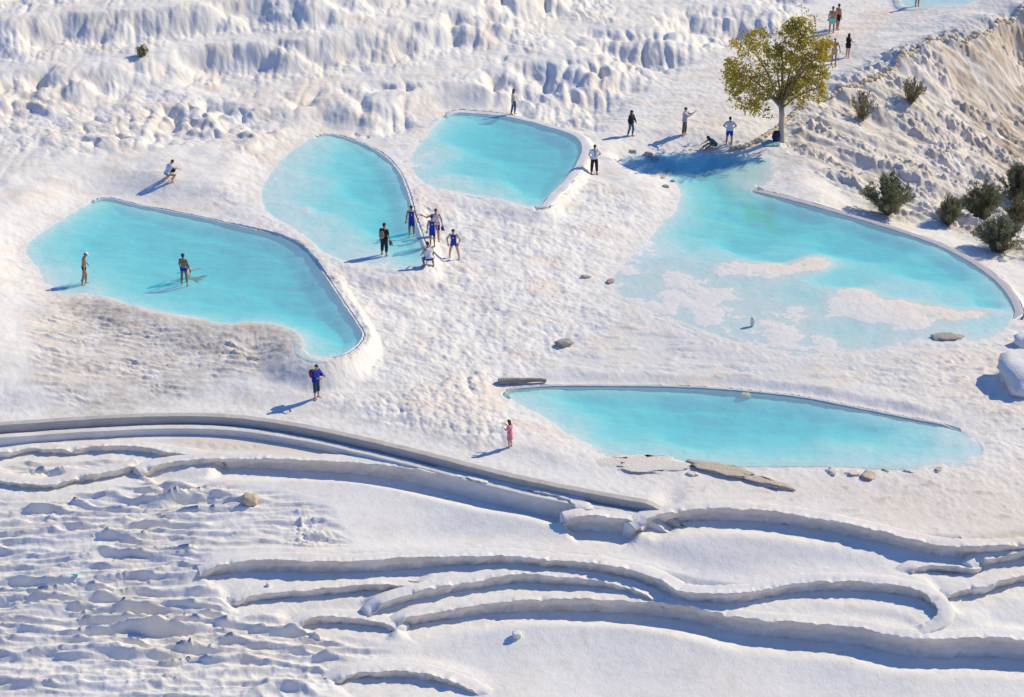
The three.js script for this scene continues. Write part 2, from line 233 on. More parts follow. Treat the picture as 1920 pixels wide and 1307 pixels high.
// ---------------------------------------------------------------- terrace walls: lip as (x, y, height of the lip), floor in front, how far the ground behind stays at the lip
const WALLS = [
  { label: 'long beige terrace wall with deep blue shadow directly below the concrete channel', lip: [[262, 884, 0.8], [290, 872, 0.85], [360, 862, 0.88], [460, 858, 0.9], [560, 861, 0.92], [660, 865, 0.95], [760, 876, 1.0], [860, 893, 1.05], [930, 907, 1.07], [1000, 918, 1.08], [1050, 930, 1.08], [1076, 942, 1.08], [1088, 958, 1.05]], front: [0.36, 0.16], back: 0.7 },
  { label: 'short curved wall closing the end of the long shadowed terrace', lip: [[1056, 972, 0.95], [1090, 966, 1.02], [1140, 968, 1.02], [1180, 974, 1.0], [1206, 984, 0.9]], front: 0.2, back: 0.9 },
  { label: 'terrace wall with blue shadow at the lower edge of the beige sandy flat', lip: [[1190, 988, 0.9], [1216, 968, 1.08], [1260, 958, 1.16], [1300, 952, 1.2], [1360, 950, 1.2], [1450, 957, 1.16], [1540, 971, 1.12], [1640, 992, 1.06], [1720, 1012, 1.0], [1790, 1023, 0.98], [1860, 1023, 0.98], [1960, 1018, 0.98], [2080, 1010, 0.98]], front: [0.5, 0.42], back: 6 },
  { label: 'low thin wall meeting the right edge just under the sandy flat', lip: [[1832, 1062, 0.5], [1842, 1047, 0.62], [1870, 1042, 0.66], [1940, 1030, 0.68], [2060, 1012, 0.68]], front: 0.32, back: 0.8 },
  { label: 'small half moon basin wall near the right edge', lip: [[1698, 1084, 0.15], [1708, 1068, 0.34], [1740, 1060, 0.38], [1790, 1061, 0.38], [1830, 1066, 0.36], [1848, 1056, 0.32]], front: -0.02, back: 0.9 },
  { label: 'very long wall arching over the middle terraces and ending in a rounded hook', lip: [[372, 1072, 0.2, -0.2], [420, 1056, 0.36, -0.2], [500, 1049, 0.42, -0.2], [600, 1050, 0.43, -0.2], [680, 1050, 0.43, -0.2], [760, 1046, 0.42, -0.18], [850, 1042, 0.4, -0.12], [940, 1041, 0.4, -0.06], [1040, 1049, 0.38, -0.06], [1130, 1056, 0.33, -0.18], [1200, 1071, 0.24, -0.28], [1245, 1089, 0.14, -0.36], [1275, 1106, 0.08, -0.38], [1330, 1111, 0.1, -0.37], [1400, 1109, 0.16, -0.36], [1450, 1100, 0.2, -0.35], [1500, 1090, 0.25, -0.34], [1560, 1087, 0.27, -0.33], [1630, 1089, 0.27, -0.32], [1690, 1096, 0.25, -0.31], [1730, 1108, 0.2, -0.3], [1752, 1126, 0.1, -0.3], [1758, 1146, -0.02, -0.3], [1742, 1162, -0.16, -0.3], [1708, 1178, -0.32, -0.3]], back: 1.8 },
  { label: 'wall rising to the right edge beside the rounded hook', lip: [[1760, 1120, 0.02], [1790, 1108, 0.14], [1850, 1098, 0.18], [1885, 1084, 0.22], [1960, 1070, 0.24], [2060, 1060, 0.24]], front: -0.24, back: 1.1 },
  { label: 'low wall running left from under the long arching wall', lip: [[420, 1136, -0.42], [450, 1122, -0.26], [520, 1110, -0.2], [600, 1102, -0.18], [680, 1094, -0.18], [740, 1096, -0.2], [800, 1104, -0.28]], front: -0.58, back: 0.9 },
  { label: 'thin arched wall nested between the two long terrace walls', lip: [[690, 1150, -0.5], [716, 1130, -0.24], [770, 1112, -0.12], [840, 1096, -0.06], [910, 1084, -0.02], [975, 1075, 0.0], [1040, 1079, -0.02], [1110, 1085, -0.08], [1170, 1098, -0.2], [1215, 1116, -0.34], [1245, 1130, -0.46]], front: -0.52, back: 0.6 },
  { label: 'lowest and longest wall crossing to the right edge with the widest blue shadow', lip: [[734, 1176, -0.8], [760, 1158, -0.62], [830, 1144, -0.56], [900, 1132, -0.52], [980, 1124, -0.5], [1080, 1122, -0.48], [1170, 1124, -0.45], [1240, 1129, -0.42], [1320, 1141, -0.38], [1400, 1158, -0.36], [1500, 1166, -0.34], [1600, 1174, -0.32], [1680, 1190, -0.3], [1760, 1196, -0.28], [1860, 1194, -0.28], [1960, 1202, -0.28], [2080, 1210, -0.28]], front: [-1.1, -1.3], back: 0.9 },
  { label: 'low wall with a notch crossing the left edge under the channel', lip: [[-60, 858, 0.84], [0, 848, 0.88], [60, 838, 0.9], [130, 842, 0.88], [180, 836, 0.88], [240, 836, 0.88], [330, 848, 0.88], [420, 862, 0.82]], front: 0.6, back: 0.6 },
  { label: 'low ragged wall slanting down to the left edge above the ribbed mound', lip: [[-60, 880, 0.72], [20, 902, 0.76], [96, 906, 0.78], [150, 894, 0.8], [220, 880, 0.82], [262, 868, 0.84]], front: 0.48, back: 0.6 },
  { label: 'short crumbling wall left of the lowest terrace floor', lip: [[556, 1182, -0.85], [575, 1160, -0.68], [620, 1156, -0.64], [680, 1160, -0.66], [725, 1168, -0.72], [752, 1184, -0.9]], front: -1.05, back: 0.7 },
  { label: 'curved wall at the bottom edge with small blue shadow beneath', lip: [[616, 1280, -1.2], [650, 1262, -1.05], [720, 1256, -1.02], [800, 1262, -1.06], [860, 1280, -1.15], [910, 1306, -1.3]], front: -1.42, back: 0.8 },
];
for (const w of WALLS) w.name = 'terrace_wall';
const CHANNEL = { back: [[-80, 800, 1.55], [0, 796, 1.55], [100, 789, 1.5], [200, 783, 1.48], [300, 779, 1.45], [380, 779, 1.45], [450, 783, 1.43], [520, 792, 1.42], [600, 806, 1.4], [700, 828, 1.38], [800, 852, 1.36], [900, 878, 1.34], [1000, 902, 1.32], [1100, 922, 1.3], [1200, 940, 1.28], [1288, 956, 1.26]] };
for (const w of WALLS) {
  w.pts = smoothLine(w.lip.map(([a, b, c]) => at(a, b, c)), false, 0.07); if (w.lip[0].length > 3) { const q = w.lip.map(([a, b, c, f]) => [at(a, b, c), f]); w.floor = w.pts.map((p) => { let s = 0, t = 0; for (const [v, f] of q) { const k = 1 / ((v.x - p.x) ** 2 + (v.z - p.z) ** 2 + 0.05) ** 2; s += k * f; t += k; } return s / t; }); }
  const xs = w.pts.map((q) => q.x), zs = w.pts.map((q) => q.z), R = max(w.back, 2) + 1; w.box = [min(...xs) - R, max(...xs) + R, min(...zs) - R, max(...zs) + R];
}
CHANNEL.pts = smoothLine(CHANNEL.back.map((p) => at(...p)), false, 0.08);
{ const n = CHANNEL.pts.length; for (let i = 0; i < 22; i++) CHANNEL.pts[n - 1 - i].y -= 0.6 * sst(22, 0, i); }
const LD = { d: 0, t: 0, h: 0, end: 0 };
function lineDist(pts, x, z, stride = 4) {   // signed distance to an open line, front (left to right, towards the camera) positive
  let d = 1e9, bi = 0; const n = pts.length;
  for (let i = 0; i < n; i += stride) { const q = (pts[i].x - x) ** 2 + (pts[i].z - z) ** 2; if (q < d) { d = q; bi = i; } }
  for (let i = max(0, bi - stride); i < min(n, bi + stride + 1); i++) { const q = (pts[i].x - x) ** 2 + (pts[i].z - z) ** 2; if (q < d) { d = q; bi = i; } }
  const a = pts[max(0, bi - 1)], b = pts[min(n - 1, bi + 1)], tx = b.x - a.x, tz = b.z - a.z, l = hypot(tx, tz) || 1;
  const side = (tx * (z - pts[bi].z) - tz * (x - pts[bi].x)) / l;
  LD.d = side >= 0 ? sqrt(d) : -sqrt(d); LD.t = bi / (n - 1); LD.i = bi; LD.h = pts[bi].y; LD.end = min(bi, n - 1 - bi) * 0.07; LD.over = ((x - pts[bi].x) * tx + (z - pts[bi].z) * tz) / l; return LD;
}

// ---------------------------------------------------------------- height and colour of the ground at a place
const WHITE = [0.80, 0.77, 0.725], GREY = [0.56, 0.525, 0.475], BEIGE = [0.70, 0.60, 0.49], TAN = [0.5, 0.4, 0.3], SAND = [0.79, 0.69, 0.585], BROWN = [0.36, 0.27, 0.18], CREAM = [0.82, 0.755, 0.665];
const GC = [0, 0, 0]; let GR = 0;            // colour and region left by ground()
const tint = (c, k) => { GC[0] = lerp(GC[0], c[0], k); GC[1] = lerp(GC[1], c[1], k); GC[2] = lerp(GC[2], c[2], k); };
function strip(x, z, per, sx, seed, cut) {     // a family of long wavy basins, each rim stepping down towards the camera
  const f0 = z / per + 1.5 * fbm(x / (sx * 4) + seed, z / (per * 6), 3) + 0.05 * x / per + 0.34 * noise(x / sx + seed, z / (per * 3)) + 0.06 * noise(x / (sx * 0.4), z / per + seed), k = floor(f0), f = f0 - k;
  const a = clamp(0.62 + 1.25 * noise(x / (sx * 2.0) + k * 5.3, k * 2.1 + seed), 0.1, 1.3); return a * (f < 1 - cut ? 0.16 * f / (1 - cut) + 0.84 * pow(f / (1 - cut), 5) : sst(1, 1 - cut, f)) - 0.3;
}
function ground(x, z) {
  const m0 = macro(x, z), near = x > -48 && x < 52 && z > -90 && z < 36;
  const fore = sst(11.0, 14.0, z); let h = m0; GC[0] = WHITE[0]; GC[1] = WHITE[1]; GC[2] = WHITE[2]; GR = 0;
  if (!near) return h + 0.4 * fbm(x / 9, z / 9, 3);
  const n1 = fbm(x / 5, z / 5, 4), n2 = fbm(x / 1.1 + 40, z / 1.1, 4), n3 = fbm(x / 0.32, z / 0.32 + 9, 3);
  let calm = 1 - 0.72 * fore;                               // how much of the ordinary unevenness stays
  const hill = A.hill(x, z), low = A.lowHill(x, z), lum = A.lumps(x, z), slope = A.slope(x, z), mound = A.mounds(x, z);
  if (hill + low + lum > 0.001) {             // flowstone: tiers of rounded bulges
    const k = max(hill, lum), S = 1.75, wx = x + 0.5 * noise(x / 2.3, z / 2.3 + 5), wz = z + 0.6 * noise(x / 2.3 + 9, z / 2.3);
    const sl = wz * 0.42 - m0 * 0.85; const ls = 0.78 + 0.85 * sst(12, -20, x); const c1 = softCells(wx / ls + 0.2 * sl, sl / (ls * 1.15), 9), big = sqrt(max(0, 1.04 - 1.3 * clamp(c1 + 0.12) ** 2)) * 1.1 - 0.06;
    const c2 = softCells(wx / 0.46 + 3.3, sl / 0.8 + 1.7, 8), small = sqrt(max(0, 1.04 - 1.2 * clamp(c2 + 0.1) ** 2)), flute = noise(wx / 0.22, sl / 1.1) + 0.5 * noise(wx / 0.1, sl / 0.6);
    const lift = m0 + 0.75 * fbm(x / 7 + 3, z / 5, 3) + (0.3 + 0.25 * sst(12, -10, x)) * (big - 0.6) * (0.55 + 0.75 * clamp(0.4 + 1.4 * noise(x / 5.5 + 2, z / 6))), q = lift / S, i = floor(q), f = q - i, r = f < 0.34 ? 0.1 * f / 0.34 : 0.1 + 0.9 * sst(0.1, 1.02, 0.1 + (f - 0.34) / 0.66 * 0.92);
    const steep = f < 0.3 ? sst(0.12, 0.3, f) : sst(1.0, 0.72, f) * 0.75 + 0.25;
    const tier = S * (i + r) + 0.26 * (small - 0.6) * (0.3 + 0.7 * steep) + (0.05 * n3 + 0.05 * flute) * steep;
    h = lerp(h, tier + 0.05 * n2, k);
    if (low > 0) {
      const w2 = worley(x / 0.75 + 0.3 * noise(x, z), z / 1.0 + 0.3 * noise(x + 7, z)), d2 = sqrt(max(0, 1 - w2.f1 * w2.f1 * 1.5));
      const q2 = (m0 + 0.45 * fbm(x / 3 + 8, z / 2.2, 3) + 0.32 * (d2 - 0.5)) / 0.95, i2 = floor(q2), f2 = q2 - i2;
      h = lerp(h, 0.95 * (i2 + (f2 < 0.4 ? 0.2 * f2 / 0.4 : 0.2 + 0.8 * sst(0, 1, (f2 - 0.4) / 0.6))) + 0.12 * n2 + 0.05 * n3, low * (1 - k));
    }
    calm = 1 - 0.85 * max(k, low); GR = k > 0.5 || low > 0.5 ? 1 : 0;
    tint(GREY, 0.16 * clamp(0.5 + n2) * max(k, low)); tint(CREAM, clamp(n1 * 0.9) * max(k, low));
  }
  if (slope > 0.001) {                        // gullied slope running down to the right
    const a = (x * 0.93 + z * 0.37), b = (-x * 0.37 + z * 0.93), g = ridge(a / 14 + 0.25 * n1, b / 3.2 + 0.3 * n1, 3), g2 = ridge(a / 3.5 + 4, b / 1.1 + 0.35 * n2, 3), rough = sst(-0.15, 0.35, fbm(a / 6 + 2, b / 2.4, 3));
    h += slope * (1.15 * (g - 0.35) + (0.12 + 0.4 * rough) * (g2 - 0.35) + (0.1 + 0.26 * rough) * n2 + (0.05 + 0.2 * rough) * n3 + 0.25 * rough * (ridge(x / 0.9, z / 0.9, 3) - 0.4));
    calm = min(calm, 1 - 0.6 * slope); if (slope > 0.5) GR = 2;
    const br = A.brown(x, z), patch = sst(0.02, 0.5, fbm(a / 5 + 11, b / 1.0, 4) + 0.12 * n2 + 0.55 * br - 0.06);
    tint([0.5, 0.44, 0.37], 0.8 * slope * clamp(0.6 + n1 + n2)); tint([0.3, 0.24, 0.18], 0.6 * slope * sst(0.2, 0.55, fbm(a / 2.6 + 5, b / 0.5, 4))); tint(BEIGE, 0.75 * slope * clamp(patch + 0.5 * clamp(n1 + 0.35))); tint(BROWN, slope * clamp(patch - 0.28 + 1.1 * br * clamp(n2 * 1.4 + 0.15) + 0.5 * n3) * 0.9);
    tint([0.47, 0.42, 0.36], slope * 0.8 * clamp(fbm(a / 3, b / 0.8 + 20, 3) + 0.1));
  }
  if (mound > 0.001) {                        // dry micro-terraces: long basins with raised rims, floors at different levels
    const ta = A.tangle(x, z), ru = A.ruffle(x, z);
    const big = strip(x, z, 1.15, 2.2, 3.1, 0.2), fine = strip(x, z, 0.36, 1.1, 11.7, 0.45), wq = worley(x / 0.75 + 0.35 * n2, z / 0.62 + 0.35 * n2), pit = sst(0.0, 0.45, wq.f2 - wq.f1), amp = 0.5 + 0.7 * clamp(0.5 + n1);
    h += mound * (amp * (1 - 0.35 * ta) * (0.4 * big + 0.32 * strip(x, z, 0.62, 1.7, 27.3, 0.3) + 0.24 * fine) + ta * 0.04 * (0.5 - pit + 0.5 * (RV[wq.id] - 0.5)) + 0.025 * n3 + 0.05 * n2 + ru * 0.2 * (abs(n2) + abs(n3) - 0.2));
    calm = min(calm, 1 - mound); if (mound > 0.5) GR = 3;
    tint(CREAM, 0.6 * mound * clamp(n1 + 0.3)); tint(GREY, 0.22 * mound * clamp(n2 + 0.3));
  }
  const crust = A.crust(x, z), dark = A.crustDark(x, z);
  if (crust > 0.001) {                        // brittle scaly crust at the shore of the left pool
    const q = worley(x / 1.15 + 0.5 * n2, z / 0.4 + 0.4 * n2), s = clamp(0.5 - q.dy * 1.1), e = sst(0.25, 0, q.f2 - q.f1), m = clamp(0.35 + 0.7 * dark + 0.9 * fbm(x / 2.2, z / 1.6, 3));
    h += crust * clamp(m + 0.15) * (0.2 * strip(x, z, 0.5, 0.9, 41.3, 0.3) + 0.12 * strip(x, z, 0.27, 0.6, 53.1, 0.5) + 0.06 * s + 0.05 * n3);
    tint([0.42, 0.36, 0.3], crust * (0.5 + 0.5 * dark) * clamp(0.6 + 0.9 * n2 + 0.5 * n3) * clamp(m + 0.2)); tint(SAND, 0.5 * crust * clamp(0.5 + n1)); tint([0.52, 0.47, 0.41], crust * clamp(0.42 + 0.7 * n2 + 0.5 * n3 + 0.4 * dark)); tint([0.34, 0.29, 0.24], 0.7 * crust * dark * sst(0.1, 0.5, n3 + 0.6 * n2));
    calm = min(calm, 1 - 0.7 * crust);
  }
  const bump = max(A.bumps(x, z), A.bumpsUpper(x, z)), cob = A.cobble(x, z);
  if (bump + cob > 0.001) {                   // knobbly white ground between the pools
    const w = worley(x / 0.5 + 0.4 * n2, z / 0.62 + 0.3 * n2), d = sqrt(max(0, 1 - w.f1 * w.f1 * 1.6)), w3 = worley(x / 0.21 + 0.3 * n3, z / 0.24 + 4), d3 = sqrt(max(0, 1 - w3.f1 * w3.f1 * 1.7)), p = clamp(0.55 + 1.1 * noise(x / 2.4 + 3, z / 2.4));
    h += bump * (0.01 + 0.065 * p * p) * (d - 0.55) + bump * 0.035 * (d3 - 0.5) * (0.3 + 0.7 * p) + cob * (0.09 * (d - 0.5) + 0.04 * d3) + (bump + cob) * (0.07 * n2 + 0.03 * n3);
    tint(CREAM, 0.3 * cob * clamp(n1 + 0.3));
  }
  const sand = A.sand(x, z), deep = A.sandDeep(x, z), flat = A.flats(x, z), path = A.path(x, z);
  if (sand > 0.001) {
    const s = fbm(x / 1.6, z / 0.55, 4), q = sst(0.15, 0.5, s) * 0.05 + 0.04 * clamp(ridge(x / 1.3, z / 0.7, 3) - 0.55);
    h += sand * (q + 0.03 * n2 + 0.025 * n3); tint(SAND, sand * (0.6 + 0.4 * deep) * clamp(0.8 + n1)); tint(TAN, sand * 0.6 * sst(0.34, 0.66, s + 0.6 * n3)); h += sand * 0.05 * sst(0.4, 0.55, fbm(x / 0.7 + 12, z / 0.35, 3)); calm = min(calm, 1 - 0.6 * sand);
  }
  if (flat > 0.001) { const s = fbm(x / 2.4 + 5, z / 0.9, 4); h += flat * (0.035 * sst(0, 0.12, s) + 0.03 * sst(0.2, 0.3, s) + 0.012 * n3); calm = min(calm, 1 - 0.85 * flat); tint([0.67, 0.665, 0.645], 0.75 * flat); tint(TAN, 0.35 * flat * sst(0.02, 0, abs(s - 0.06)) * clamp(n2 + 0.4)); }
  if (path > 0.001) { const s = fbm(x / 3 + 9, z / 1.1, 4); h += path * (0.07 * s + 0.03 * n3); calm = min(calm, 1 - 0.5 * path); tint(CREAM, 0.5 * path * clamp(n1 + 0.4)); tint(GREY, path * 0.5 * sst(0.15, 0.5, s)); const g = A.pathGrey(x, z); tint([0.56, 0.57, 0.58], g * clamp(0.6 + 0.9 * s + 0.6 * n2)); tint(BEIGE, A.pathTan(x, z) * clamp(0.6 + s)); tint(TAN, 0.4 * path * sst(0.3, 0.6, fbm(x / 1.7 + 30, z / 0.6, 4))); }
  for (const k of ['stainA', 'stainB', 'stainC', 'stainD', 'stainE', 'stainF', 'stainG']) { const s = A[k](x, z); if (s > 0) tint(BEIGE, s * clamp(0.4 + 1.1 * n2 + 0.6 * n1) * 0.75); }
  { const s = A.tanFloor(x, z); if (s > 0) { tint(BEIGE, 0.75 * s); h += 0.05 * s * n3; calm = min(calm, 1 - s); } }
  h += calm * (0.16 * n1 + 0.03 * n2 + 0.014 * n3 + 0.03 * (ridge(x / 1.9 + 0.5 * n1, z / 0.5 + 0.6 * n1, 3) - 0.4));
  tint(CREAM, 0.5 * clamp(n1 * 1.3 + 0.1)); tint(SAND, 0.7 * sst(0.05, 0.5, fbm(x / 3.3 + 70, z / 1.6, 4) + 0.12 * n2) * (1 - 0.7 * fore)); tint([0.64, 0.6, 0.545], 0.5 * sst(0.1, 0.5, fbm(x / 2.1 - 20, z / 0.8 + 5, 4)) * (1 - 0.6 * fore)); { const q = A.cobble(x, z); if (q) tint(SAND, 0.5 * q * clamp(0.3 + n1 + n2)); } tint(GREY, 0.3 * clamp(n2 + n3));

  let within = null; for (const p of POOLS) if (x > p.box[0] && x < p.box[1] && z > p.box[2] && z < p.box[3] && poolDist(p, x, z).d < 0) { within = p; break; }
  for (const p of POOLS) {
    if (within && p !== within) continue;
    if (x < p.box[0] || x > p.box[1] || z < p.box[2] || z > p.box[3]) continue;
    const { d, rim, dR, dB } = poolDist(p, x, z);
    if (d < 0) {
      let s = 0, w = 0; for (const c of p.ctl) { const q = 1 / (((c[0] - x) ** 2 + (c[1] - z) ** 2) ** 2 + 0.05); s += q * c[2]; w += q; }
      const depth = s / w + (s / w > 0.1 ? 0.13 * fbm(x / 2.6 + 3, z / 1.1, 3) * sst(0.1, 0.3, s / w) : 0), edge = min(0.3 + 0.7 * sst(0, 1.3, dR), pow(clamp(dB / p.beach), 0.9)), dd = depth > 0 ? depth * edge : depth * sst(0, 0.5, -d);
      h = p.level - dd - (p.key === 'right' ? 0.003 : 0.012) + (p.key === 'right' ? 0.036 : 0.05) * (n1 * 0.5 + n2 * 0.8) * (0.35 + 0.65 * sst(0.25, 0.04, dd)) + 0.012 * n3;
      GC[0] = 0.8; GC[1] = 0.79; GC[2] = 0.77;
      if (p.key === 'right') { if (depth < 0.05) { const fl = A.flats(x, z); tint(SAND, 0.8 * (1 - 0.75 * fl) * sst(0.045, -0.01, depth)); tint([0.68, 0.67, 0.65], 0.6 * fl); } const q = at(1405, 325, 1.5), t = exp(-(((x - q.x) / 2.4) ** 2 + ((z - q.z) / 2.6) ** 2)); tint([0.62, 0.58, 0.5], 0.85 * t); const q2 = at(1420, 385, 1.5), t2 = exp(-(((x - q2.x) / 3.2) ** 2 + ((z - q2.z) / 2.6) ** 2)); tint([0.72, 0.68, 0.3], 0.8 * t2 * clamp(0.2 + 1.6 * noise(x / 0.9, z / 2.2))); }
      GR = 0;
    } else if (d < 5) {
      const up = h > p.level, kr = sst(0.3, 0.7, rim), rw = RIMW[p.key]?.[0] ?? 0, reach = p.shallow ? 0.8 : lerp(2.6, up ? (p.key === 'near' ? 1.2 : 3.2) : 0.95, kr), k = sst(reach, 0.4 * kr, d);
      const lip = lerp(p.level + 0.004 + 0.05 * d + 0.05 * (n2 + 0.6 * n3) * clamp(d * 2 + 0.2), p.level + 0.012 + 0.03 * n2 + 0.012 * n3, kr);
      h = lerp(h, lip, k) + kr * (up ? 0 : 0.14) * (abs(n2) + abs(n3) * 0.8 - 0.3) * sst(rw, rw + 0.25, d) * sst(1.6, 0.6, d); if (kr > 0.5 && d < rw * 0.8) h = p.level - 0.3;
    }
  }
  for (const w of WALLS) {
    if (x < w.box[0] || x > w.box[1] || z < w.box[2] || z > w.box[3]) continue;
    const { d, h: lip, end, over } = lineDist(w.pts, x, z); if (abs(over) > 0.25 && end < 0.1 && abs(d) > 0.3) continue;
    const e = sst(0, 0.5, end);
    if (d > -0.3) { if (d < 1.6) h = lerp(h, (w.floor ? w.floor[LD.i] : w.front.length ? lerp(w.front[0], w.front[1], LD.t) : w.front) + 0.03 * n2 + 0.012 * n3 - 0.3 * sst(-0.18, -0.26, d), sst(1.6, 0.5, d) * e); }
    else { const b = lip - 0.03 + 0.02 * n2 + 0.008 * n3; h = lerp(h, b, e * sst(0.55 + w.back, 0.55, -d)); }
  }
  { const { d, h: lip, end, t } = lineDist(CHANNEL.pts, x, z), h0 = h, fe = t > 0.5 ? sst(0.2, 1.6, end * 8 / 7) : 1;
    if (end > 0.05 || abs(LD.over) < 0.3) { if (d <= -0.06 && d > -2.5) h = lerp(h, lip - 0.05 + 0.02 * n3, sst(-2.5, -0.6, d)); else if (d > -0.06 && d < 0.62) h = lip - 0.9; else if (d > 0 && d < 2) h = lerp(min(h, lip - 0.62), h, sst(0.7, 2, d)); h = lerp(h0, h, fe); } }
  return h;
}
// ---------------------------------------------------------------- the ground as one sheet, split into its stretches
const stone = new THREE.MeshStandardMaterial({ vertexColors: true, roughness: 0.82, bumpMap: grain, bumpScale: 0.017 });
const groundTop = {};
{
  const NX = 860, NZ = 1080, SX = 14, C = NX + 2 * SX, zs = [], outer = [7, 10, 14, 20, 30, 45, 65, 90, 120, 160, 220, 300, 400, 560];
  const zn = 33.5, zf = -88;
  { const z = []; let a = zn; const k = (0.16 - 0.055) / (zn - zf); while (a > zf) { z.push(a); a -= 0.062 + k * (zn - a) * 1.0; } for (let i = SX - 1; i >= 0; i--) zs.push(zn + outer[i] * 0.5); zs.push(...z); for (let i = 0; i < SX; i++) zs.push(zf - outer[i] * 0.6); }
  const R = zs.length, pos = new Float32Array(R * C * 3), col = new Float32Array(R * C * 3), uv = new Float32Array(R * C * 2), reg = new Uint8Array(R * C);
  for (let j = 0; j < R; j++) {
    const z = zs[j], zc = clamp(z, zf, zn), half = 19.5 + (zn - zc) * (46 - 19.5) / (zn - zf);
    for (let i = 0; i < C; i++) {
      const u = i - SX, x = u < 0 ? -half - outer[-u - 1] : u >= NX ? half + outer[u - NX] : -half + 2 * half * u / (NX - 1), k = j * C + i;
      const h = ground(x, z); pos[k * 3] = x; pos[k * 3 + 1] = h; pos[k * 3 + 2] = z; col[k * 3] = GC[0]; col[k * 3 + 1] = GC[1]; col[k * 3 + 2] = GC[2]; uv[k * 2] = x / 5; uv[k * 2 + 1] = z / 5; reg[k] = GR;
    }
  }
  const idx = []; for (let j = 0; j < R - 1; j++) for (let i = 0; i < C - 1; i++) { const a = j * C + i; idx.push(a, a + 1, a + C, a + 1, a + C + 1, a + C); }
  const all = geoOf(pos, idx); all.computeVertexNormals(); const nor = all.attributes.normal.array;
  const NAMES = ['travertine_ground', 'flowstone_hillside', 'gullied_slope', 'ribbed_terrace_mound'], LAB = ['white travertine ground between and around the turquoise pools', 'hillside of bulging white flowstone at the upper left', 'rough brown and white gullied slope falling away at the right', 'dry grey-white mound of small ribbed terraces at the lower left'];
  const lists = NAMES.map(() => []); for (let t = 0; t < idx.length; t += 3) lists[reg[idx[t]]].push(idx[t], idx[t + 1], idx[t + 2]);
  lists.forEach((L, r) => {
    const map = new Int32Array(R * C).fill(-1), P = [], N = [], K = [], U = [], I = new Uint32Array(L.length); let n = 0;
    for (let t = 0; t < L.length; t++) { const v = L[t]; if (map[v] < 0) { map[v] = n++; P.push(pos[v * 3], pos[v * 3 + 1], pos[v * 3 + 2]); N.push(nor[v * 3], nor[v * 3 + 1], nor[v * 3 + 2]); K.push(col[v * 3], col[v * 3 + 1], col[v * 3 + 2]); U.push(uv[v * 2], uv[v * 2 + 1]); } I[t] = map[v]; }
    const g = geoOf(P, I, K, U); g.setAttribute('normal', new THREE.BufferAttribute(new Float32Array(N), 3));
    const m = add(new THREE.Mesh(g, stone), NAMES[r]); tag(m, LAB[r], ['ground', 'hillside', 'slope', 'terrace'][r], null, 'structure');
  });
  console.log('ground', R, C);
}
const heightAt = (x, z) => ground(x, z);

// ---------------------------------------------------------------- water
const water = new THREE.MeshPhysicalMaterial({ color: new THREE.Color(0.60, 0.83, 0.86), roughness: 0.12, ior: 1.33, transparent: true, opacity: 0.31, thickness: 1, attenuationColor: new THREE.Color(0.025, 0.75, 0.86), attenuationDistance: 1.9, bumpMap: ripple, bumpScale: 0.035 });
const puddle = new THREE.MeshPhysicalMaterial({ color: new THREE.Color(0.70, 0.76, 0.80), roughness: 0.08, ior: 1.33, transparent: true, opacity: 0.31, thickness: 1, attenuationColor: new THREE.Color(0.06, 0.64, 0.77), attenuationDistance: 1.9, bumpMap: ripple, bumpScale: 0.003 });
const WLAB = { left: 'large turquoise pool with two bathers and a wader', middle: 'turquoise pool with swimmers in blue singlets at its rim', upper: 'pale blue pool behind the man in a white shirt and tie', right: 'widest turquoise pool with pale sandbanks below the tree', near: 'long narrow turquoise pool beyond the girl in pink' };
for (const p of POOLS) {
  const n = p.pts.length, out = [];
  for (let i = 0; i < n; i++) {
    const a = p.pts[(i + n - 1) % n], b = p.pts[(i + 1) % n], l = hypot(b[0] - a[0], b[1] - a[1]) || 1, o = p.rim[i] > 0.5 ? 0.14 : 0.45; let s = 0; for (let k = 0; k < n; k++) { const q = p.pts[k], r = p.pts[(k + 1) % n]; s += q[0] * r[1] - r[0] * q[1]; }
    const sg = s > 0 ? 1 : -1; out.push(new THREE.Vector2(p.pts[i][0] + sg * o * (b[1] - a[1]) / l, -(p.pts[i][1] - sg * o * (b[0] - a[0]) / l)));
  }
  const g = new THREE.ExtrudeGeometry(new THREE.Shape(out), { depth: 1.0, bevelEnabled: false }); g.rotateX(-PI / 2); g.translate(0, p.level - 1.0, 0);
  const q = g.attributes.position, u = new Float32Array(q.count * 2); for (let i = 0; i < q.count; i++) { u[i * 2] = q.getX(i) / 6; u[i * 2 + 1] = q.getZ(i) / 6; } g.setAttribute('uv', new THREE.BufferAttribute(u, 2));
  const m = add(new THREE.Mesh(g, p.shallow ? puddle : water), p.shallow ? 'puddle_water' : 'pool_water'); tag(m, p.label ?? WLAB[p.key], p.shallow ? 'puddle' : 'pool', null, 'structure');
}

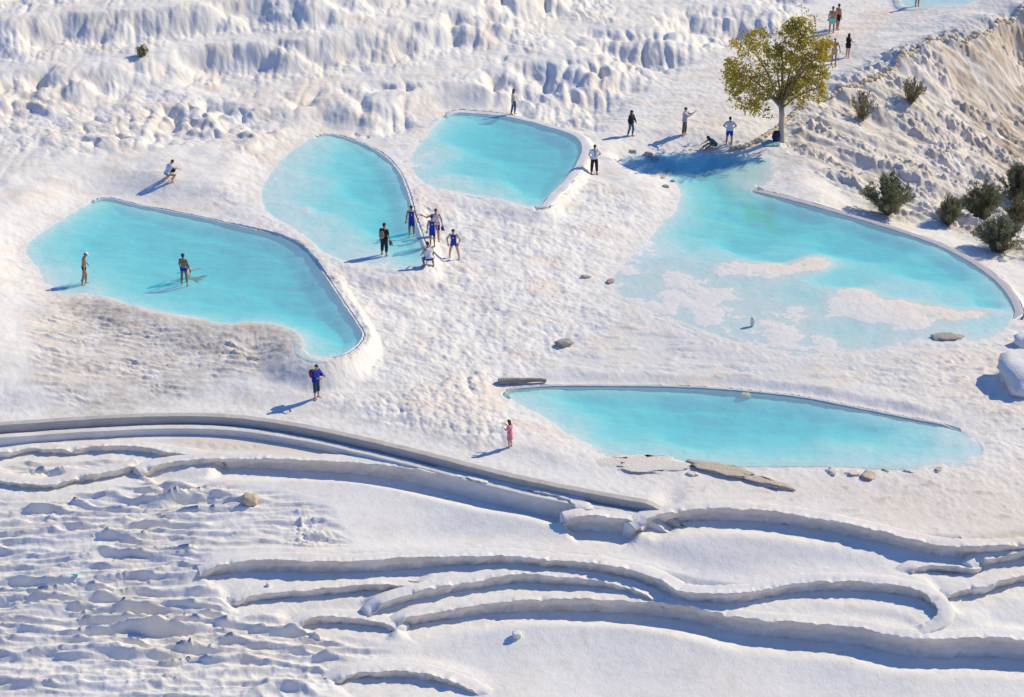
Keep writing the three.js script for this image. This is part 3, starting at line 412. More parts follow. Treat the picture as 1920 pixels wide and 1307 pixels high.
// ---------------------------------------------------------------- swept walls, rims and kerbs
// pts: evenly spaced lip points; profile(t, s, i) -> list of [out, up] from the back foot over the lip to the front foot
function sweep(pts, profile, colour, wob = 0.02, seed = 0) {
  const P = [], K = [], U = [], I = []; let m = 0, run = 0;
  for (let i = 0; i < pts.length; i++) {
    const a = pts[max(0, i - 1)], b = pts[min(pts.length - 1, i + 1)], tx = b.x - a.x, tz = b.z - a.z, l = hypot(tx, tz) || 1, nx = -tz / l, nz = tx / l; if (i) run += hypot(pts[i].x - pts[i - 1].x, pts[i].z - pts[i - 1].z);
    const pr = profile(i / (pts.length - 1), run, i); m = pr.length; let v = 0;
    pr.forEach(([o, y, c], k) => {
      if (k) v += hypot(o - pr[k - 1][0], y - pr[k - 1][1]);
      const w = wob * (fbm(run / 0.35 + seed, v / 0.35 + seed * 3, 3)), x = pts[i].x + nx * (o + w), z = pts[i].z + nz * (o + w);
      P.push(x, pts[i].y + y + (c === 2 ? 0.02 * fbm(x / 1.1 + 40, z / 1.1, 4) + 0.008 * fbm(x / 0.32, z / 0.32 + 9, 3) : 0.3 * w), z); U.push(run / 5, v / 5); K.push(...colour(run, v, c, x, z));
    });
    if (i) for (let k = 0; k < m - 1; k++) { const q = (i - 1) * m + k, r = i * m + k; I.push(q, q + 1, r, q + 1, r + 1, r); }
  }
  const n = pts.length, cap = (i, f) => { for (let k = 1; k < m - 1; k++) f ? I.push(i * m, i * m + k, i * m + k + 1) : I.push(i * m, i * m + k + 1, i * m + k); }; cap(0, false); cap(n - 1, true);
  const g = geoOf(P, I, K, U); g.computeVertexNormals(); return g;
}
const mixc = (a, b, k) => [lerp(a[0], b[0], k), lerp(a[1], b[1], k), lerp(a[2], b[2], k)];
WALLS.forEach((w, wi) => {
  const n = w.pts.length;
  const g = sweep(w.pts, (t, s) => {
    const e = min(s, (n - 1) * 0.07 - s), jag = RV[hsh(floor(s / 1.7 + 0.6 * noise(s / 4, wi)), wi * 3)], lipUp = 0.05 * fbm(s / 0.9 + wi * 7, 3, 3) + 0.05 * noise(s / 0.19, wi) + 0.1 * (jag - 0.5) - 0.1 * sst(0.32, 0.5, noise(s / 0.8 + wi * 11, 4)) - 0.22 * (1 - sst(0, 0.6, e)) * (w.back < 1.5 ? 1 : 0.6), sc = 0.22 * abs(noise(s / 1.3 + wi * 5, 1)) + 0.1 * noise(s / 3.2, wi * 3) + 0.05 * noise(s / 0.3, wi) + 0.06 * (jag - 0.5), pr = [];
    pr.push([-0.64, -0.7, 1], [-0.6, -0.09, 1], [-0.56, -0.022, 2], [-0.4, -0.018, 2], [-0.28, -0.016, 2], [-0.18, -0.015 + lipUp * 0.3, 2], [-0.08, -0.006 + lipUp * 0.7, 2], [0.02 + sc, lipUp, 1], [0.02 + sc, lipUp], [0.035 + sc, lipUp - 0.03]);
    for (let k = 1; k <= 12; k++) { const y = -0.04 - 1.25 * k / 12; pr.push([0.03 + sc * sst(0.9, 0.1, -y) - 0.17 * sst(0, 0.5, -y) + 0.08 * sst(0.6, 1.25, -y) + 0.07 * fbm(s / 0.42 + wi, y / 0.2, 4) + 0.035 * abs(noise(s / 0.16 + wi, y / 0.9)), y]); }
    return pr;
  }, (s, v, top, x, z) => { if (top) { ground(x, z); return [...GC]; } const k = clamp(0.45 + 0.9 * fbm(s / 1.2 + wi * 9, v / 0.25, 4)); return top ? WHITE : mixc([0.83, 0.78, 0.71], [0.66, 0.585, 0.49], k); }, 0.1, wi * 13.7);
  const m = add(new THREE.Mesh(g, stone), w.name); tag(m, w.label, 'wall', 'dry terrace walls');
});
// ---------------------------------------------------------------- the stepped concrete channel and the pool rims
const concrete = new THREE.MeshStandardMaterial({ vertexColors: true, roughness: 0.85, bumpMap: grain, bumpScale: 0.012 });
{
  const g = new THREE.Group(); add(g, 'water_channel'); tag(g, 'long curved concrete channel stepping down between the white floor and the dry terraces', 'channel');
  const L = CHANNEL.pts, dirt = (s, v, c) => mixc(c ?? [0.6, 0.58, 0.54], [0.42, 0.39, 0.35], clamp(0.35 + 1.3 * fbm(s / 0.9, v / 0.08 + 4, 4)));
  part(g, 'back_kerb', sweep(L, (t, s) => { const u = 0.02 * noise(s / 0.7, 2) + 0.014 * noise(s / 0.16, 6) - 0.3 * sst(0.985, 1, t); return [[-0.25, -0.3], [-0.24, -0.01 + u], [-0.2, u + 0.02], [0.12, u + 0.03], [0.13, u + 0.025], [0.13, u + 0.025], [0.14, -0.06], [0.145, -0.16], [0.15, -0.28], [0.155, -0.62]]; }, (s, v) => dirt(s, v, [0.5, 0.47, 0.44]), 0.01, 3), concrete);
  part(g, 'channel_bed', sweep(L, () => [[0.14, -0.5], [0.145, -0.345], [0.3, -0.35], [0.33, -0.35], [0.335, -0.5]], (s, v) => dirt(s, v, [0.62, 0.6, 0.57]), 0.006, 8), concrete);
  part(g, 'front_wall', sweep(L, (t, s) => { const u = 0.018 * noise(s / 0.9, 7) + 0.012 * noise(s / 0.2, 8) - 0.4 * sst(0.97, 1, t); return [[0.31, -0.7], [0.32, -0.31 + u], [0.34, -0.29 + u], [0.63, -0.295 + u], [0.645, -0.305 + u], [0.645, -0.305 + u], [0.65, -0.36], [0.655, -0.5], [0.66, -0.65], [0.67, -0.8], [0.68, -1.0], [0.7, -1.35]]; }, (s, v) => mixc([0.76, 0.73, 0.68], [0.6, 0.56, 0.5], clamp(0.3 + 0.9 * fbm(s / 1.1 + 5, v / 0.2, 4))), 0.012, 5), concrete);
}
const RIMLAB = { left: 'thin smooth stone rim holding the large left pool', middle: 'curved stone rim of the pool where the players stand', upper: 'broad pale stone rim around the far side of the upper pool', right: 'broad wet grey rim curving along the right of the widest pool', near: 'low crusted stone edge along the far side of the long near pool' };
for (const p of POOLS) {
  if (p.shallow) continue;
  const n = p.pts.length, [rw, rh] = RIMW[p.key]; let s0 = 0; while (!(p.rim[s0] > 0.5 && p.rim[(s0 + n - 1) % n] <= 0.5)) s0++;
  const line = []; for (let i = 0; i < n && p.rim[(s0 + i) % n] > 0.5; i++) { const q = p.pts[(s0 + i) % n]; line.push(new THREE.Vector3(q[0], p.level, q[1])); }
  const L = smoothLine(line, false, 0.08), A2 = p.pts, area2 = A2.reduce((a, q, i) => { const r = A2[(i + 1) % n]; return a + q[0] * r[1] - r[0] * q[1]; }, 0), sg = area2 > 0 ? -1 : 1;
  const g = sweep(L, (t, s) => {
    const e = sst(0, 0.8, min(s, (L.length - 1) * 0.08 - s)), w = rw * (0.25 + 0.75 * e) * (1 + 0.25 * noise(s / 1.3, 3) + 0.15 * noise(s / 0.3, 9)), u = (rh + 0.02 * noise(s / 0.8, 5) + 0.012 * noise(s / 0.2, 1)) * e - 0.03 * (1 - e), o = 0.03 * noise(s / 0.6, 8);
    const pr = [[-0.06 + o, -0.75], [-0.04 + o, -0.3], [-0.02 + o, -0.05], [o, u * 0.5], [0.02 + o, u], [0.02 + o, u], [w * 0.5, u + 0.01], [w * 0.85, u - 0.01], [w, u - 0.05], [w + 0.05, u - 0.16], [w + 0.12 + 0.05 * noise(s / 0.3, 6), -0.4], [w + 0.2, -0.75]];
    return sg > 0 ? pr.map(([a, b]) => [a, b]) : pr.map(([a, b]) => [-a, b]).reverse();
  }, (s, v) => mixc(p.key === 'right' ? [0.52, 0.49, 0.5] : p.key === 'near' ? [0.58, 0.56, 0.55] : [0.78, 0.76, 0.73], [0.55, 0.51, 0.47], clamp(0.2 + 0.9 * fbm(s / 1.4 + 7, v / 0.3, 4))), 0.02, 21);
  const m = add(new THREE.Mesh(g, new THREE.MeshStandardMaterial({ vertexColors: true, roughness: 0.4, bumpMap: grain, bumpScale: 0.015 })), 'pool_rim'); tag(m, RIMLAB[p.key], 'pool rim');
}
// ---------------------------------------------------------------- figures: bones with radii joined by a smooth minimum, meshed by surface nets
function netMesh(f, lo, hi, c) {
  const nx = Math.ceil((hi[0] - lo[0]) / c) + 1, ny = Math.ceil((hi[1] - lo[1]) / c) + 1, nz = Math.ceil((hi[2] - lo[2]) / c) + 1, v = new Float32Array(nx * ny * nz), at3 = (i, j, k) => (k * ny + j) * nx + i;
  for (let k = 0; k < nz; k++) for (let j = 0; j < ny; j++) for (let i = 0; i < nx; i++) v[at3(i, j, k)] = f(lo[0] + i * c, lo[1] + j * c, lo[2] + k * c);
  const id = new Int32Array(nx * ny * nz).fill(-1), P = [], I = [];
  for (let k = 0; k < nz - 1; k++) for (let j = 0; j < ny - 1; j++) for (let i = 0; i < nx - 1; i++) {
    let m = 0; for (let q = 0; q < 8; q++) if (v[at3(i + (q & 1), j + (q >> 1 & 1), k + (q >> 2))] < 0) m |= 1 << q; if (m === 0 || m === 255) continue;
    let x = 0, y = 0, z = 0, n = 0;
    for (let q = 0; q < 8; q++) for (const b of [1, 2, 4]) if (!(q & b)) { const r = q | b; if ((m >> q & 1) !== (m >> r & 1)) { const a = v[at3(i + (q & 1), j + (q >> 1 & 1), k + (q >> 2))], e = v[at3(i + (r & 1), j + (r >> 1 & 1), k + (r >> 2))], t = a / (a - e); x += (q & 1) + (b === 1 ? t : 0); y += (q >> 1 & 1) + (b === 2 ? t : 0); z += (q >> 2) + (b === 4 ? t : 0); n++; } }
    id[at3(i, j, k)] = P.length / 3; P.push(lo[0] + (i + x / n) * c, lo[1] + (j + y / n) * c, lo[2] + (k + z / n) * c);
  }
  const quad = (a, b, d, e, flip) => { if (a < 0 || b < 0 || d < 0 || e < 0) return; flip ? I.push(a, e, d, a, d, b) : I.push(a, b, d, a, d, e); };
  for (let k = 1; k < nz - 1; k++) for (let j = 1; j < ny - 1; j++) for (let i = 1; i < nx - 1; i++) {
    const s = v[at3(i, j, k)] < 0;
    if (s !== v[at3(i + 1, j, k)] < 0) quad(id[at3(i, j - 1, k - 1)], id[at3(i, j, k - 1)], id[at3(i, j, k)], id[at3(i, j - 1, k)], !s);
    if (s !== v[at3(i, j + 1, k)] < 0) quad(id[at3(i - 1, j, k - 1)], id[at3(i - 1, j, k)], id[at3(i, j, k)], id[at3(i, j, k - 1)], !s);
    if (s !== v[at3(i, j, k + 1)] < 0) quad(id[at3(i - 1, j - 1, k)], id[at3(i, j - 1, k)], id[at3(i, j, k)], id[at3(i - 1, j, k)], !s);
  }
  return { P, I };
}
const cap = (x, y, z, a, b, ra, rb) => { const dx = b[0] - a[0], dy = b[1] - a[1], dz = b[2] - a[2], t = clamp(((x - a[0]) * dx + (y - a[1]) * dy + (z - a[2]) * dz) / (dx * dx + dy * dy + dz * dz + 1e-9)); return sqrt((x - a[0] - dx * t) ** 2 + (y - a[1] - dy * t) ** 2 + (z - a[2] - dz * t) ** 2) - (ra + (rb - ra) * t); };
function bonesField(B, k, grow = 0) { return (x, y, z) => { let d = 1e3; for (const b of B) { const e = cap(x, y, z, b[0], b[1], b[2] + grow, b[3] + grow); if (e - d > k) continue; if (d - e > k) { d = e; continue; } const h = clamp(0.5 + 0.5 * (e - d) / k); d = e + (d - e) * h - k * h * (1 - h); } return d; }; }
function bonesBox(B, g) { const lo = [9, 9, 9], hi = [-9, -9, -9]; for (const b of B) for (let q = 0; q < 2; q++) for (let k = 0; k < 3; k++) { lo[k] = min(lo[k], b[q][k] - b[2 + q] - g); hi[k] = max(hi[k], b[q][k] + b[2 + q] + g); } return [lo, hi]; }
const v3 = { add: (a, b, s = 1) => [a[0] + b[0] * s, a[1] + b[1] * s, a[2] + b[2] * s], unit: (a) => { const l = hypot(...a); return [a[0] / l, a[1] / l, a[2] / l]; }, cross: (a, b) => [a[1] * b[2] - a[2] * b[1], a[2] * b[0] - a[0] * b[2], a[0] * b[1] - a[1] * b[0]] };
function meshOf(f, box, c, colour) { const { P, I } = netMesh(f, box[0], box[1], c), K = []; if (colour) for (let i = 0; i < P.length; i += 3) K.push(...colour(P[i], P[i + 1], P[i + 2])); const g = geoOf(P, I, colour ? K : null); return g; }
const fabricBump = noiseTexture(128, (u, v) => 0.5 + 0.25 * sin(u * 2 * PI * 16) * sin(v * 2 * PI * 16) + 0.4 * (tnoise(u * 12, v * 12, 12, 9) - 0.5));
const skinMat = new THREE.MeshStandardMaterial({ vertexColors: true, roughness: 0.6 });
const clothMat = new THREE.MeshStandardMaterial({ vertexColors: true, roughness: 0.9 });
const hairMat = new THREE.MeshStandardMaterial({ vertexColors: true, roughness: 0.7 });
const jit = (c, k = 0.12) => (x, y, z) => { const f = 1 + k * (noise(x * 9 + y * 4, y * 9 - z * 5)); return [c[0] * f, c[1] * f, c[2] * f]; };

function skeleton(o) {
  const lean = o.lean ?? 0, side = o.side ?? 0, up = v3.unit([side, cos(lean), sin(lean)]), rightv = v3.unit([cos(side), -side, 0]), S = { };
  const dirs = { armL: [[0.2, -1, 0], [0.08, -1, 0.18]], armR: [[-0.2, -1, 0], [-0.08, -1, 0.18]], legL: [[0.05, -1, 0.03], [0.02, -1, -0.04]], legR: [[-0.05, -1, 0.03], [-0.02, -1, -0.04]], ...o };
  let low = 9; for (const k of ['legL', 'legR']) { const a = v3.unit(dirs[k][0]), b = v3.unit(dirs[k][1]); low = min(low, -0.03 + a[1] * 0.43 + b[1] * 0.42); }
  S.pelvis = [0, 0.07 - low, 0]; S.up = up; S.chest = v3.add(S.pelvis, up, 0.32); S.neck = v3.add(S.pelvis, up, 0.535); S.sh = v3.add(S.pelvis, up, 0.475); S.rv = rightv;
  for (const [k, s] of [['L', 1], ['R', -1]]) {
    const sh = v3.add(S.sh, rightv, s * 0.175), el = v3.add(sh, v3.unit(dirs['arm' + k][0]), 0.295), wr = v3.add(el, v3.unit(dirs['arm' + k][1]), 0.245); S['arm' + k] = [sh, el, wr, v3.unit(dirs['arm' + k][1])];
    const hp = [S.pelvis[0] + s * 0.088, S.pelvis[1] - 0.03, S.pelvis[2]], kn = v3.add(hp, v3.unit(dirs['leg' + k][0]), 0.43), an = v3.add(kn, v3.unit(dirs['leg' + k][1]), 0.42); S['leg' + k] = [hp, kn, an];
  }
  const hp = o.headPitch ?? 0.1; S.head = v3.add(v3.add(S.neck, v3.unit(v3.add(up, [0, 0, 1], 0.3 * hp)), 0.155), [0, 0, 1], 0.02 + 0.05 * hp); S.headPitch = hp; S.headYaw = o.headYaw ?? 0; S.f = o.fat ?? 1; S.w = o.woman ? 0.9 : 1; return S;
}
function torsoBones(S, g = 0) {
  const p = S.pelvis, u = S.up, r = S.rv, f = S.f, w = S.w, q = (h, s, z = 0) => v3.add(v3.add(v3.add(p, u, h), r, s), [0, 0, 1], z);
  return [[q(0, -0.07), q(0, 0.07), 0.105 * f, 0.105 * f], [q(0.06, 0), q(0.2, 0), 0.115 * f, 0.11 * f], [q(0.2, -0.035, 0.02 * f), q(0.2, 0.035, 0.02 * f), 0.1 * f, 0.1 * f], [q(0.34, -0.07 * w), q(0.34, 0.07 * w), 0.108 * f, 0.108 * f], [q(0.44, -0.12 * w), q(0.44, 0.12 * w), 0.07, 0.07]].map((b) => [b[0], b[1], b[2] + g, b[3] + g]);
}
const limb = (J, ra, rb, rc, f0 = 0, f1 = 2) => { // bones along a two-piece limb between fractions f0..f1 (1 = the joint)
  const out = [], P = (t) => t <= 1 ? [lerp(J[0][0], J[1][0], t), lerp(J[0][1], J[1][1], t), lerp(J[0][2], J[1][2], t)] : [lerp(J[1][0], J[2][0], t - 1), lerp(J[1][1], J[2][1], t - 1), lerp(J[1][2], J[2][2], t - 1)], R = (t) => t <= 1 ? lerp(ra, rb, t) : lerp(rb, rc, t - 1);
  if (f0 < 1) out.push([P(f0), P(min(1, f1)), R(f0), R(min(1, f1))]); if (f1 > 1) out.push([P(max(1, f0)), P(f1), R(max(1, f0)), R(f1)]); return out;
};
function handGeo(wr, dir, s, skin, curl = 0.5) {   // palm, four fingers of unequal length and a thumb from its side
  const d = v3.unit(dir); let side = v3.cross(d, [0, 0, 1]); if (hypot(...side) < 0.2) side = [1, 0, 0]; side = v3.unit(side); const nrm = v3.unit(v3.cross(side, d)), q = (a, b, c) => v3.add(v3.add(v3.add(wr, d, a), side, b), nrm, c);
  const B = [[q(-0.03, 0, 0), q(0.02, 0, 0), 0.025, 0.026]]; for (const b of [-0.028, -0.01, 0.01, 0.028]) B.push([q(0.02, b * 0.7, 0), q(0.085, b, 0), 0.015, 0.013]);
  const F = [[-0.031, 0.058], [-0.011, 0.074], [0.011, 0.08], [0.031, 0.068]], G = [];
  for (const [b, L] of F) { const a1 = q(0.085, b, 0), a2 = q(0.085 + L * 0.5, b * 1.15, -0.02 * curl), a3 = q(0.085 + L * 0.85, b * 1.15, -0.06 * curl); G.push([a1, a2, 0.0095, 0.009], [a2, a3, 0.009, 0.008]); }
  G.push([q(0.02, 0.03 * s, 0), q(0.055, 0.056 * s, -0.012), 0.012, 0.011], [q(0.055, 0.056 * s, -0.012), q(0.088, 0.064 * s, -0.026), 0.011, 0.009]);
  const fp = bonesField(B, 0.02), ff = bonesField(G, 0.004), f = (x, y, z) => min(fp(x, y, z), ff(x, y, z)); return meshOf(f, bonesBox([...B, ...G], 0.014), 0.0065, jit(skin, 0.06));
}
function headGeo(S, skin) {
  const cy = cos(S.headYaw), sy = sin(S.headYaw), cp = cos(S.headPitch), sp = sin(S.headPitch), H = S.head;
  const loc = (x, y, z) => { x -= H[0]; y -= H[1]; z -= H[2]; const a = x * cy - z * sy, b = x * sy + z * cy; return [a, y * cp + b * sp, -y * sp + b * cp]; };
  const f = (X, Y, Z) => {
    const [x, y, z] = loc(X, Y, Z), ax = abs(x); let d = (sqrt((x / 0.074) ** 2 + ((y - 0.015) / 0.1) ** 2 + (z / 0.092) ** 2) - 1) * 0.078;
    const sm = (e, k) => { const h = clamp(0.5 + 0.5 * (e - d) / k); d = e + (d - e) * h - k * h * (1 - h); };
    sm(cap(x, y, z, [0, -0.07, 0.03], [0, -0.095, 0.062], 0.047, 0.03), 0.03); sm(cap(x, y, z, [0, 0.012, 0.088], [0, -0.022, 0.106], 0.009, 0.014), 0.012); sm(cap(ax, y, z, [0.073, 0.012, -0.008], [0.076, -0.025, -0.004], 0.014, 0.01), 0.008);
    sm(cap(x, y, z, [-0.022, -0.056, 0.084], [0.022, -0.056, 0.084], 0.008, 0.008), 0.01); const eye = cap(ax, y, z, [0.03, 0.006, 0.095], [0.032, 0.006, 0.095], 0.015, 0.015); d = max(d, -eye); sm(cap(ax, y, z, [0.03, 0.006, 0.079], [0.031, 0.006, 0.079], 0.012, 0.012), 0.002); return d;
  };
  const eyeDark = [0.03, 0.02, 0.015], lip = [skin[0] * 0.8, skin[1] * 0.5, skin[2] * 0.5];
  const g = meshOf(f, [[H[0] - 0.12, H[1] - 0.15, H[2] - 0.14], [H[0] + 0.12, H[1] + 0.14, H[2] + 0.15]], 0.0095, (X, Y, Z) => { const [x, y, z] = loc(X, Y, Z); return z > 0.07 && hypot(abs(x) - 0.03, y - 0.006) < 0.011 ? eyeDark : z > 0.07 && abs(y + 0.056) < 0.009 && abs(x) < 0.024 ? lip : z > 0.07 && abs(y - 0.03) < 0.006 && abs(abs(x) - 0.03) < 0.018 ? [0.06, 0.04, 0.03] : skin; });
  return { g, loc };
}
function person(o) {
  const S = skeleton(o.pose ?? {}), skin = o.skin ?? [0.42, 0.24, 0.15], root = new THREE.Group(), f = S.f;
  const B = [...torsoBones(S), [v3.add(S.neck, S.up, -0.04), S.head, 0.058, 0.05], ...limb(S.armL, 0.05, 0.04, 0.027), ...limb(S.armR, 0.05, 0.04, 0.027), ...limb(S.legL, 0.086 * f, 0.058, 0.038), ...limb(S.legR, 0.086 * f, 0.058, 0.038)];
  for (const k of ['L', 'R']) { const [, kn, an] = S['leg' + k], fl = k === 'L' ? 0.25 : -0.25; B.push([[(kn[0] + an[0]) / 2, lerp(kn[1], an[1], 0.3), lerp(kn[2], an[2], 0.3) - 0.018], [an[0], lerp(kn[1], an[1], 0.55), an[2] - 0.012], 0.05, 0.04], [[an[0], an[1] - 0.03, an[2] - 0.035], [an[0] + fl * 0.13, an[1] - 0.045, an[2] + 0.13], 0.036, 0.024], [[an[0] + fl * 0.1, an[1] - 0.045, an[2] + 0.1], [an[0] + fl * 0.16, an[1] - 0.05, an[2] + 0.15], 0.026, 0.018]); }
  const bodyG = meshOf(bonesField(B, 0.045), bonesBox(B, 0.05), 0.019, jit(skin, 0.1)), { g: hg, loc } = headGeo(S, skin);
  const geos = [bodyG, hg, handGeo(S.armL[2], S.armL[3], o.thumbL ?? -1, skin, o.curl ?? 0.6), handGeo(S.armR[2], S.armR[3], o.thumbR ?? 1, skin, o.curl ?? 0.6)].map((g) => { g.computeVertexNormals(); return g; });
  const body = part(root, 'body', mergeGeometries(geos), skinMat);
  const cloth = (name, bones, k, c, col, mat = clothMat, cut) => { const fd = bonesField(bones, k); const g = meshOf(cut ? (x, y, z) => max(fd(x, y, z), cut(x, y, z)) : fd, bonesBox(bones, 0.04), c, typeof col === 'function' ? col : jit(col)); g.computeVertexNormals(); return part(root, name, g, mat); };
  if (o.hair) {                                // cap of hair, or hair down the back
    const h = o.hair, H = S.head, long = h.long ?? 0, back = [H[0], H[1] - 0.06 - long * 0.5, H[2] - 0.085 + S.up[2] * -0.1 * long], hb = long ? [[[H[0], H[1] + 0.03, H[2] - 0.04], back, 0.085, 0.075 - 0.03 * long], [[H[0] - 0.05, H[1], H[2] - 0.02], [H[0] - 0.075, H[1] - 0.12 - long * 0.3, H[2] + 0.0], 0.045, 0.03], [[H[0] + 0.05, H[1], H[2] - 0.02], [H[0] + 0.075, H[1] - 0.12 - long * 0.3, H[2] + 0.0], 0.045, 0.03]] : [];
    const hf = long ? bonesField(hb, 0.03) : null;
    const field = (X, Y, Z) => { const [x, y, z] = loc(X, Y, Z); let d = (sqrt((x / 0.087) ** 2 + ((y - 0.022) / 0.108) ** 2 + ((z + 0.004) / 0.102) ** 2) - 1) * 0.088 + 0.004 * noise(x * 60 + z * 30, y * 60); d = max(d, min(0.035 - y, z + (y < 0 ? 0.02 - y * 0.4 : -0.0)) * 0.9, z > 0.03 ? 0.05 - y : -1, -0.075 - y); return hf ? min(d, max(hf(X, Y, Z), z > 0.05 ? 0.02 : -1)) : d; };
    const lo = [H[0] - 0.16, H[1] - 0.2 - long * 0.55, H[2] - 0.26], hi = [H[0] + 0.16, H[1] + 0.17, H[2] + 0.17]; const g = meshOf(field, [lo, hi], 0.013, jit(h.color, 0.35)); g.computeVertexNormals(); part(root, 'hair', g, hairMat);
  }
  if (o.hat) { const H = S.head, g = meshOf((X, Y, Z) => { const [x, y, z] = loc(X, Y, Z); const d = (sqrt((x / 0.092) ** 2 + ((y - 0.02) / 0.112) ** 2 + ((z + 0.002) / 0.106) ** 2) - 1) * 0.09; let r = max(d, (o.hat.beanie ? 0.015 : 0.04) - y + (z < 0 ? z * 0.15 : 0)); if (!o.hat.beanie) r = min(r, max(abs(y - 0.045 + (z - 0.1) * 0.25) - 0.007, hypot(x / 1.0, (z - 0.085)) - 0.085, 0.05 - z)); return r; }, [[H[0] - 0.2, H[1] - 0.12, H[2] - 0.22], [H[0] + 0.2, H[1] + 0.2, H[2] + 0.22]], 0.011, jit(o.hat.color)); g.computeVertexNormals(); part(root, 'hat', g, clothMat); }
  if (o.top) {
    const t = o.top, b = torsoBones(S, 0.018 + (t.loose ?? 0)); if (t.sleeve) for (const k of ['armL', 'armR']) b.push(...limb(S[k], 0.062 + (t.loose ?? 0), 0.056 + (t.loose ?? 0), 0.04 + (t.loose ?? 0), 0, t.sleeve)); if (t.hem) b.push([v3.add(S.pelvis, S.rv, -0.075), v3.add(S.pelvis, S.rv, 0.075), 0.13 * f, 0.13 * f]);
    const U = S.up, n0 = S.neck, p0 = S.pelvis, hem = t.hem ? t.hem : t.crop ?? -0.02, neckZ = t.scoop ?? 0.02;
    cloth(t.name ?? 'shirt', b, 0.05, 0.0175, t.paint ? (x, y, z) => t.paint(x - p0[0], (y - p0[1]), z - p0[2], S) : t.color, clothMat, (x, y, z) => { const a = (x - p0[0]) * U[0] + (y - p0[1]) * U[1] + (z - p0[2]) * U[2]; const front = z - n0[2]; let d = max(a - 0.525 + neckZ, hem - a); if (t.vest) d = max(d, 0.085 - hypot((abs(x - p0[0]) - 0.2), a - 0.47)); return max(d, 0.062 - hypot(x - n0[0], a - 0.55, front - 0.03)); });
  }
  if (o.bottom) {
    const t = o.bottom, L = t.loose ?? 0.012, b = [[v3.add(S.pelvis, S.rv, -0.075), v3.add(S.pelvis, S.rv, 0.075), 0.108 * f + L, 0.108 * f + L], [v3.add(S.pelvis, S.up, 0.04), v3.add(S.pelvis, S.up, 0.06), 0.115 * f + L, 0.115 * f + L]];
    for (const k of ['legL', 'legR']) b.push(...limb(S[k], 0.088 * f + L, 0.062 + L * 1.1, 0.046 + L, 0, t.to)); if (t.skirt) { const m = v3.add(S.pelvis, [0, -1, 0], t.skirt); b.push([S.pelvis, m, 0.13, 0.17 + t.skirt * 0.12]); }
    const U = S.up, p0 = S.pelvis, LH = t.to, legEnd = [S.legL, S.legR].map((J) => LH <= 1 ? [J[0], J[1], LH] : [J[1], J[2], LH - 1]);
    cloth(t.name ?? 'shorts', b, 0.03, 0.0175, t.paint ?? t.color, clothMat, (x, y, z) => { const a = (x - p0[0]) * U[0] + (y - p0[1]) * U[1] + (z - p0[2]) * U[2]; let d = a - (t.rise ?? 0.1); if (t.skirt) return max(d, p0[1] - t.skirt - y); const J = legEnd[x > p0[0] ? 0 : 1], e = [J[1][0] - J[0][0], J[1][1] - J[0][1], J[1][2] - J[0][2]], l = hypot(...e), s = ((x - J[0][0]) * e[0] + (y - J[0][1]) * e[1] + (z - J[0][2]) * e[2]) / l; return max(d, s - l * J[2]); });
  }
  if (o.dress) { const t = o.dress, m = v3.add(S.pelvis, [0, -1, 0], t.len), b = [...torsoBones(S, 0.02), [S.pelvis, m, 0.13, 0.19]]; for (const k of ['armL', 'armR']) b.push(...limb(S[k], 0.058, 0.05, 0.04, 0, t.sleeve ?? 0.3)); const n0 = S.neck; cloth('dress', b, 0.05, 0.0175, t.color, clothMat, (x, y, z) => max(y - n0[1] + 0.03, m[1] - y, 0.065 - hypot(x - n0[0], y - n0[1] - 0.02, z - n0[2] - 0.02))); }
  root.userData.S = S; return root;
}
const footing = (px, py, h0 = 1.5) => { let h = h0; for (let i = 0; i < 8; i++) { const p = at(px, py, h); h = lerp(h, ground(p.x, p.z), 0.8); } const p = at(px, py, h); p.y = ground(p.x, p.z); return p; };
const place = (o, x, z, y, turn, size) => { o.position.set(x, y, z); o.rotation.y = turn; o.scale.setScalar(size); };
function put(o, px, py, turn, tall, label, level) { // tall in metres; level: standing in water of that level
  const p = level != null ? at(px, py, level) : footing(px, py, 2); if (level != null) p.y = ground(p.x, p.z);
  place(o, p.x, p.z, p.y - 0.015, turn, tall / 1.78); add(o, 'person'); tag(o, label, 'person'); return o;
}
const SKIN = { tan: [0.40, 0.22, 0.13], fair: [0.56, 0.35, 0.25], brown: [0.3, 0.16, 0.09], red: [0.46, 0.22, 0.14] }, DARK = [0.012, 0.011, 0.012], BLUE = [0.008, 0.035, 0.36], NAVY = [0.01, 0.02, 0.12], WHITEC = [0.72, 0.72, 0.74], HAIR = [0.025, 0.016, 0.011], BRN = [0.11, 0.06, 0.035];
const kneel = { lean: 0.5, legL: [[0.35, -0.25, 1], [0.05, -1, -0.75]], legR: [[-0.35, -0.25, 1], [-0.05, -1, -0.75]] };
const jersey = (x, y, z) => abs(x) > 0.135 || (y > 0.47 && abs(x) < 0.12 && z > -0.02) ? WHITEC : [BLUE[0] * (1 + 0.2 * noise(x * 12, y * 12)), BLUE[1] * (1 + 0.2 * noise(x * 12, y * 12)), BLUE[2]];
const trim = (x, y, z) => abs(x) > 0.155 ? WHITEC : BLUE;
function player(pose, extra = {}) {
  const p = person({ skin: SKIN.tan, pose, hair: { color: HAIR }, top: { name: 'jersey', vest: 1, paint: jersey, hem: -0.02 }, bottom: { color: BLUE, to: 0.75, loose: 0.022, paint: trim }, ...extra });
  const S = p.userData.S, c = v3.add(S.pelvis, S.up, 0.33), g = new THREE.BoxGeometry(0.05, 0.075, 0.006); const m = part(p, 'jersey_number', g, new THREE.MeshStandardMaterial({ color: new THREE.Color(...WHITEC), roughness: 0.9 })); m.position.set(c[0], c[1], c[2] + 0.142 * S.f); m.rotation.x = (pose.lean ?? 0) - 0.1; return p;
}
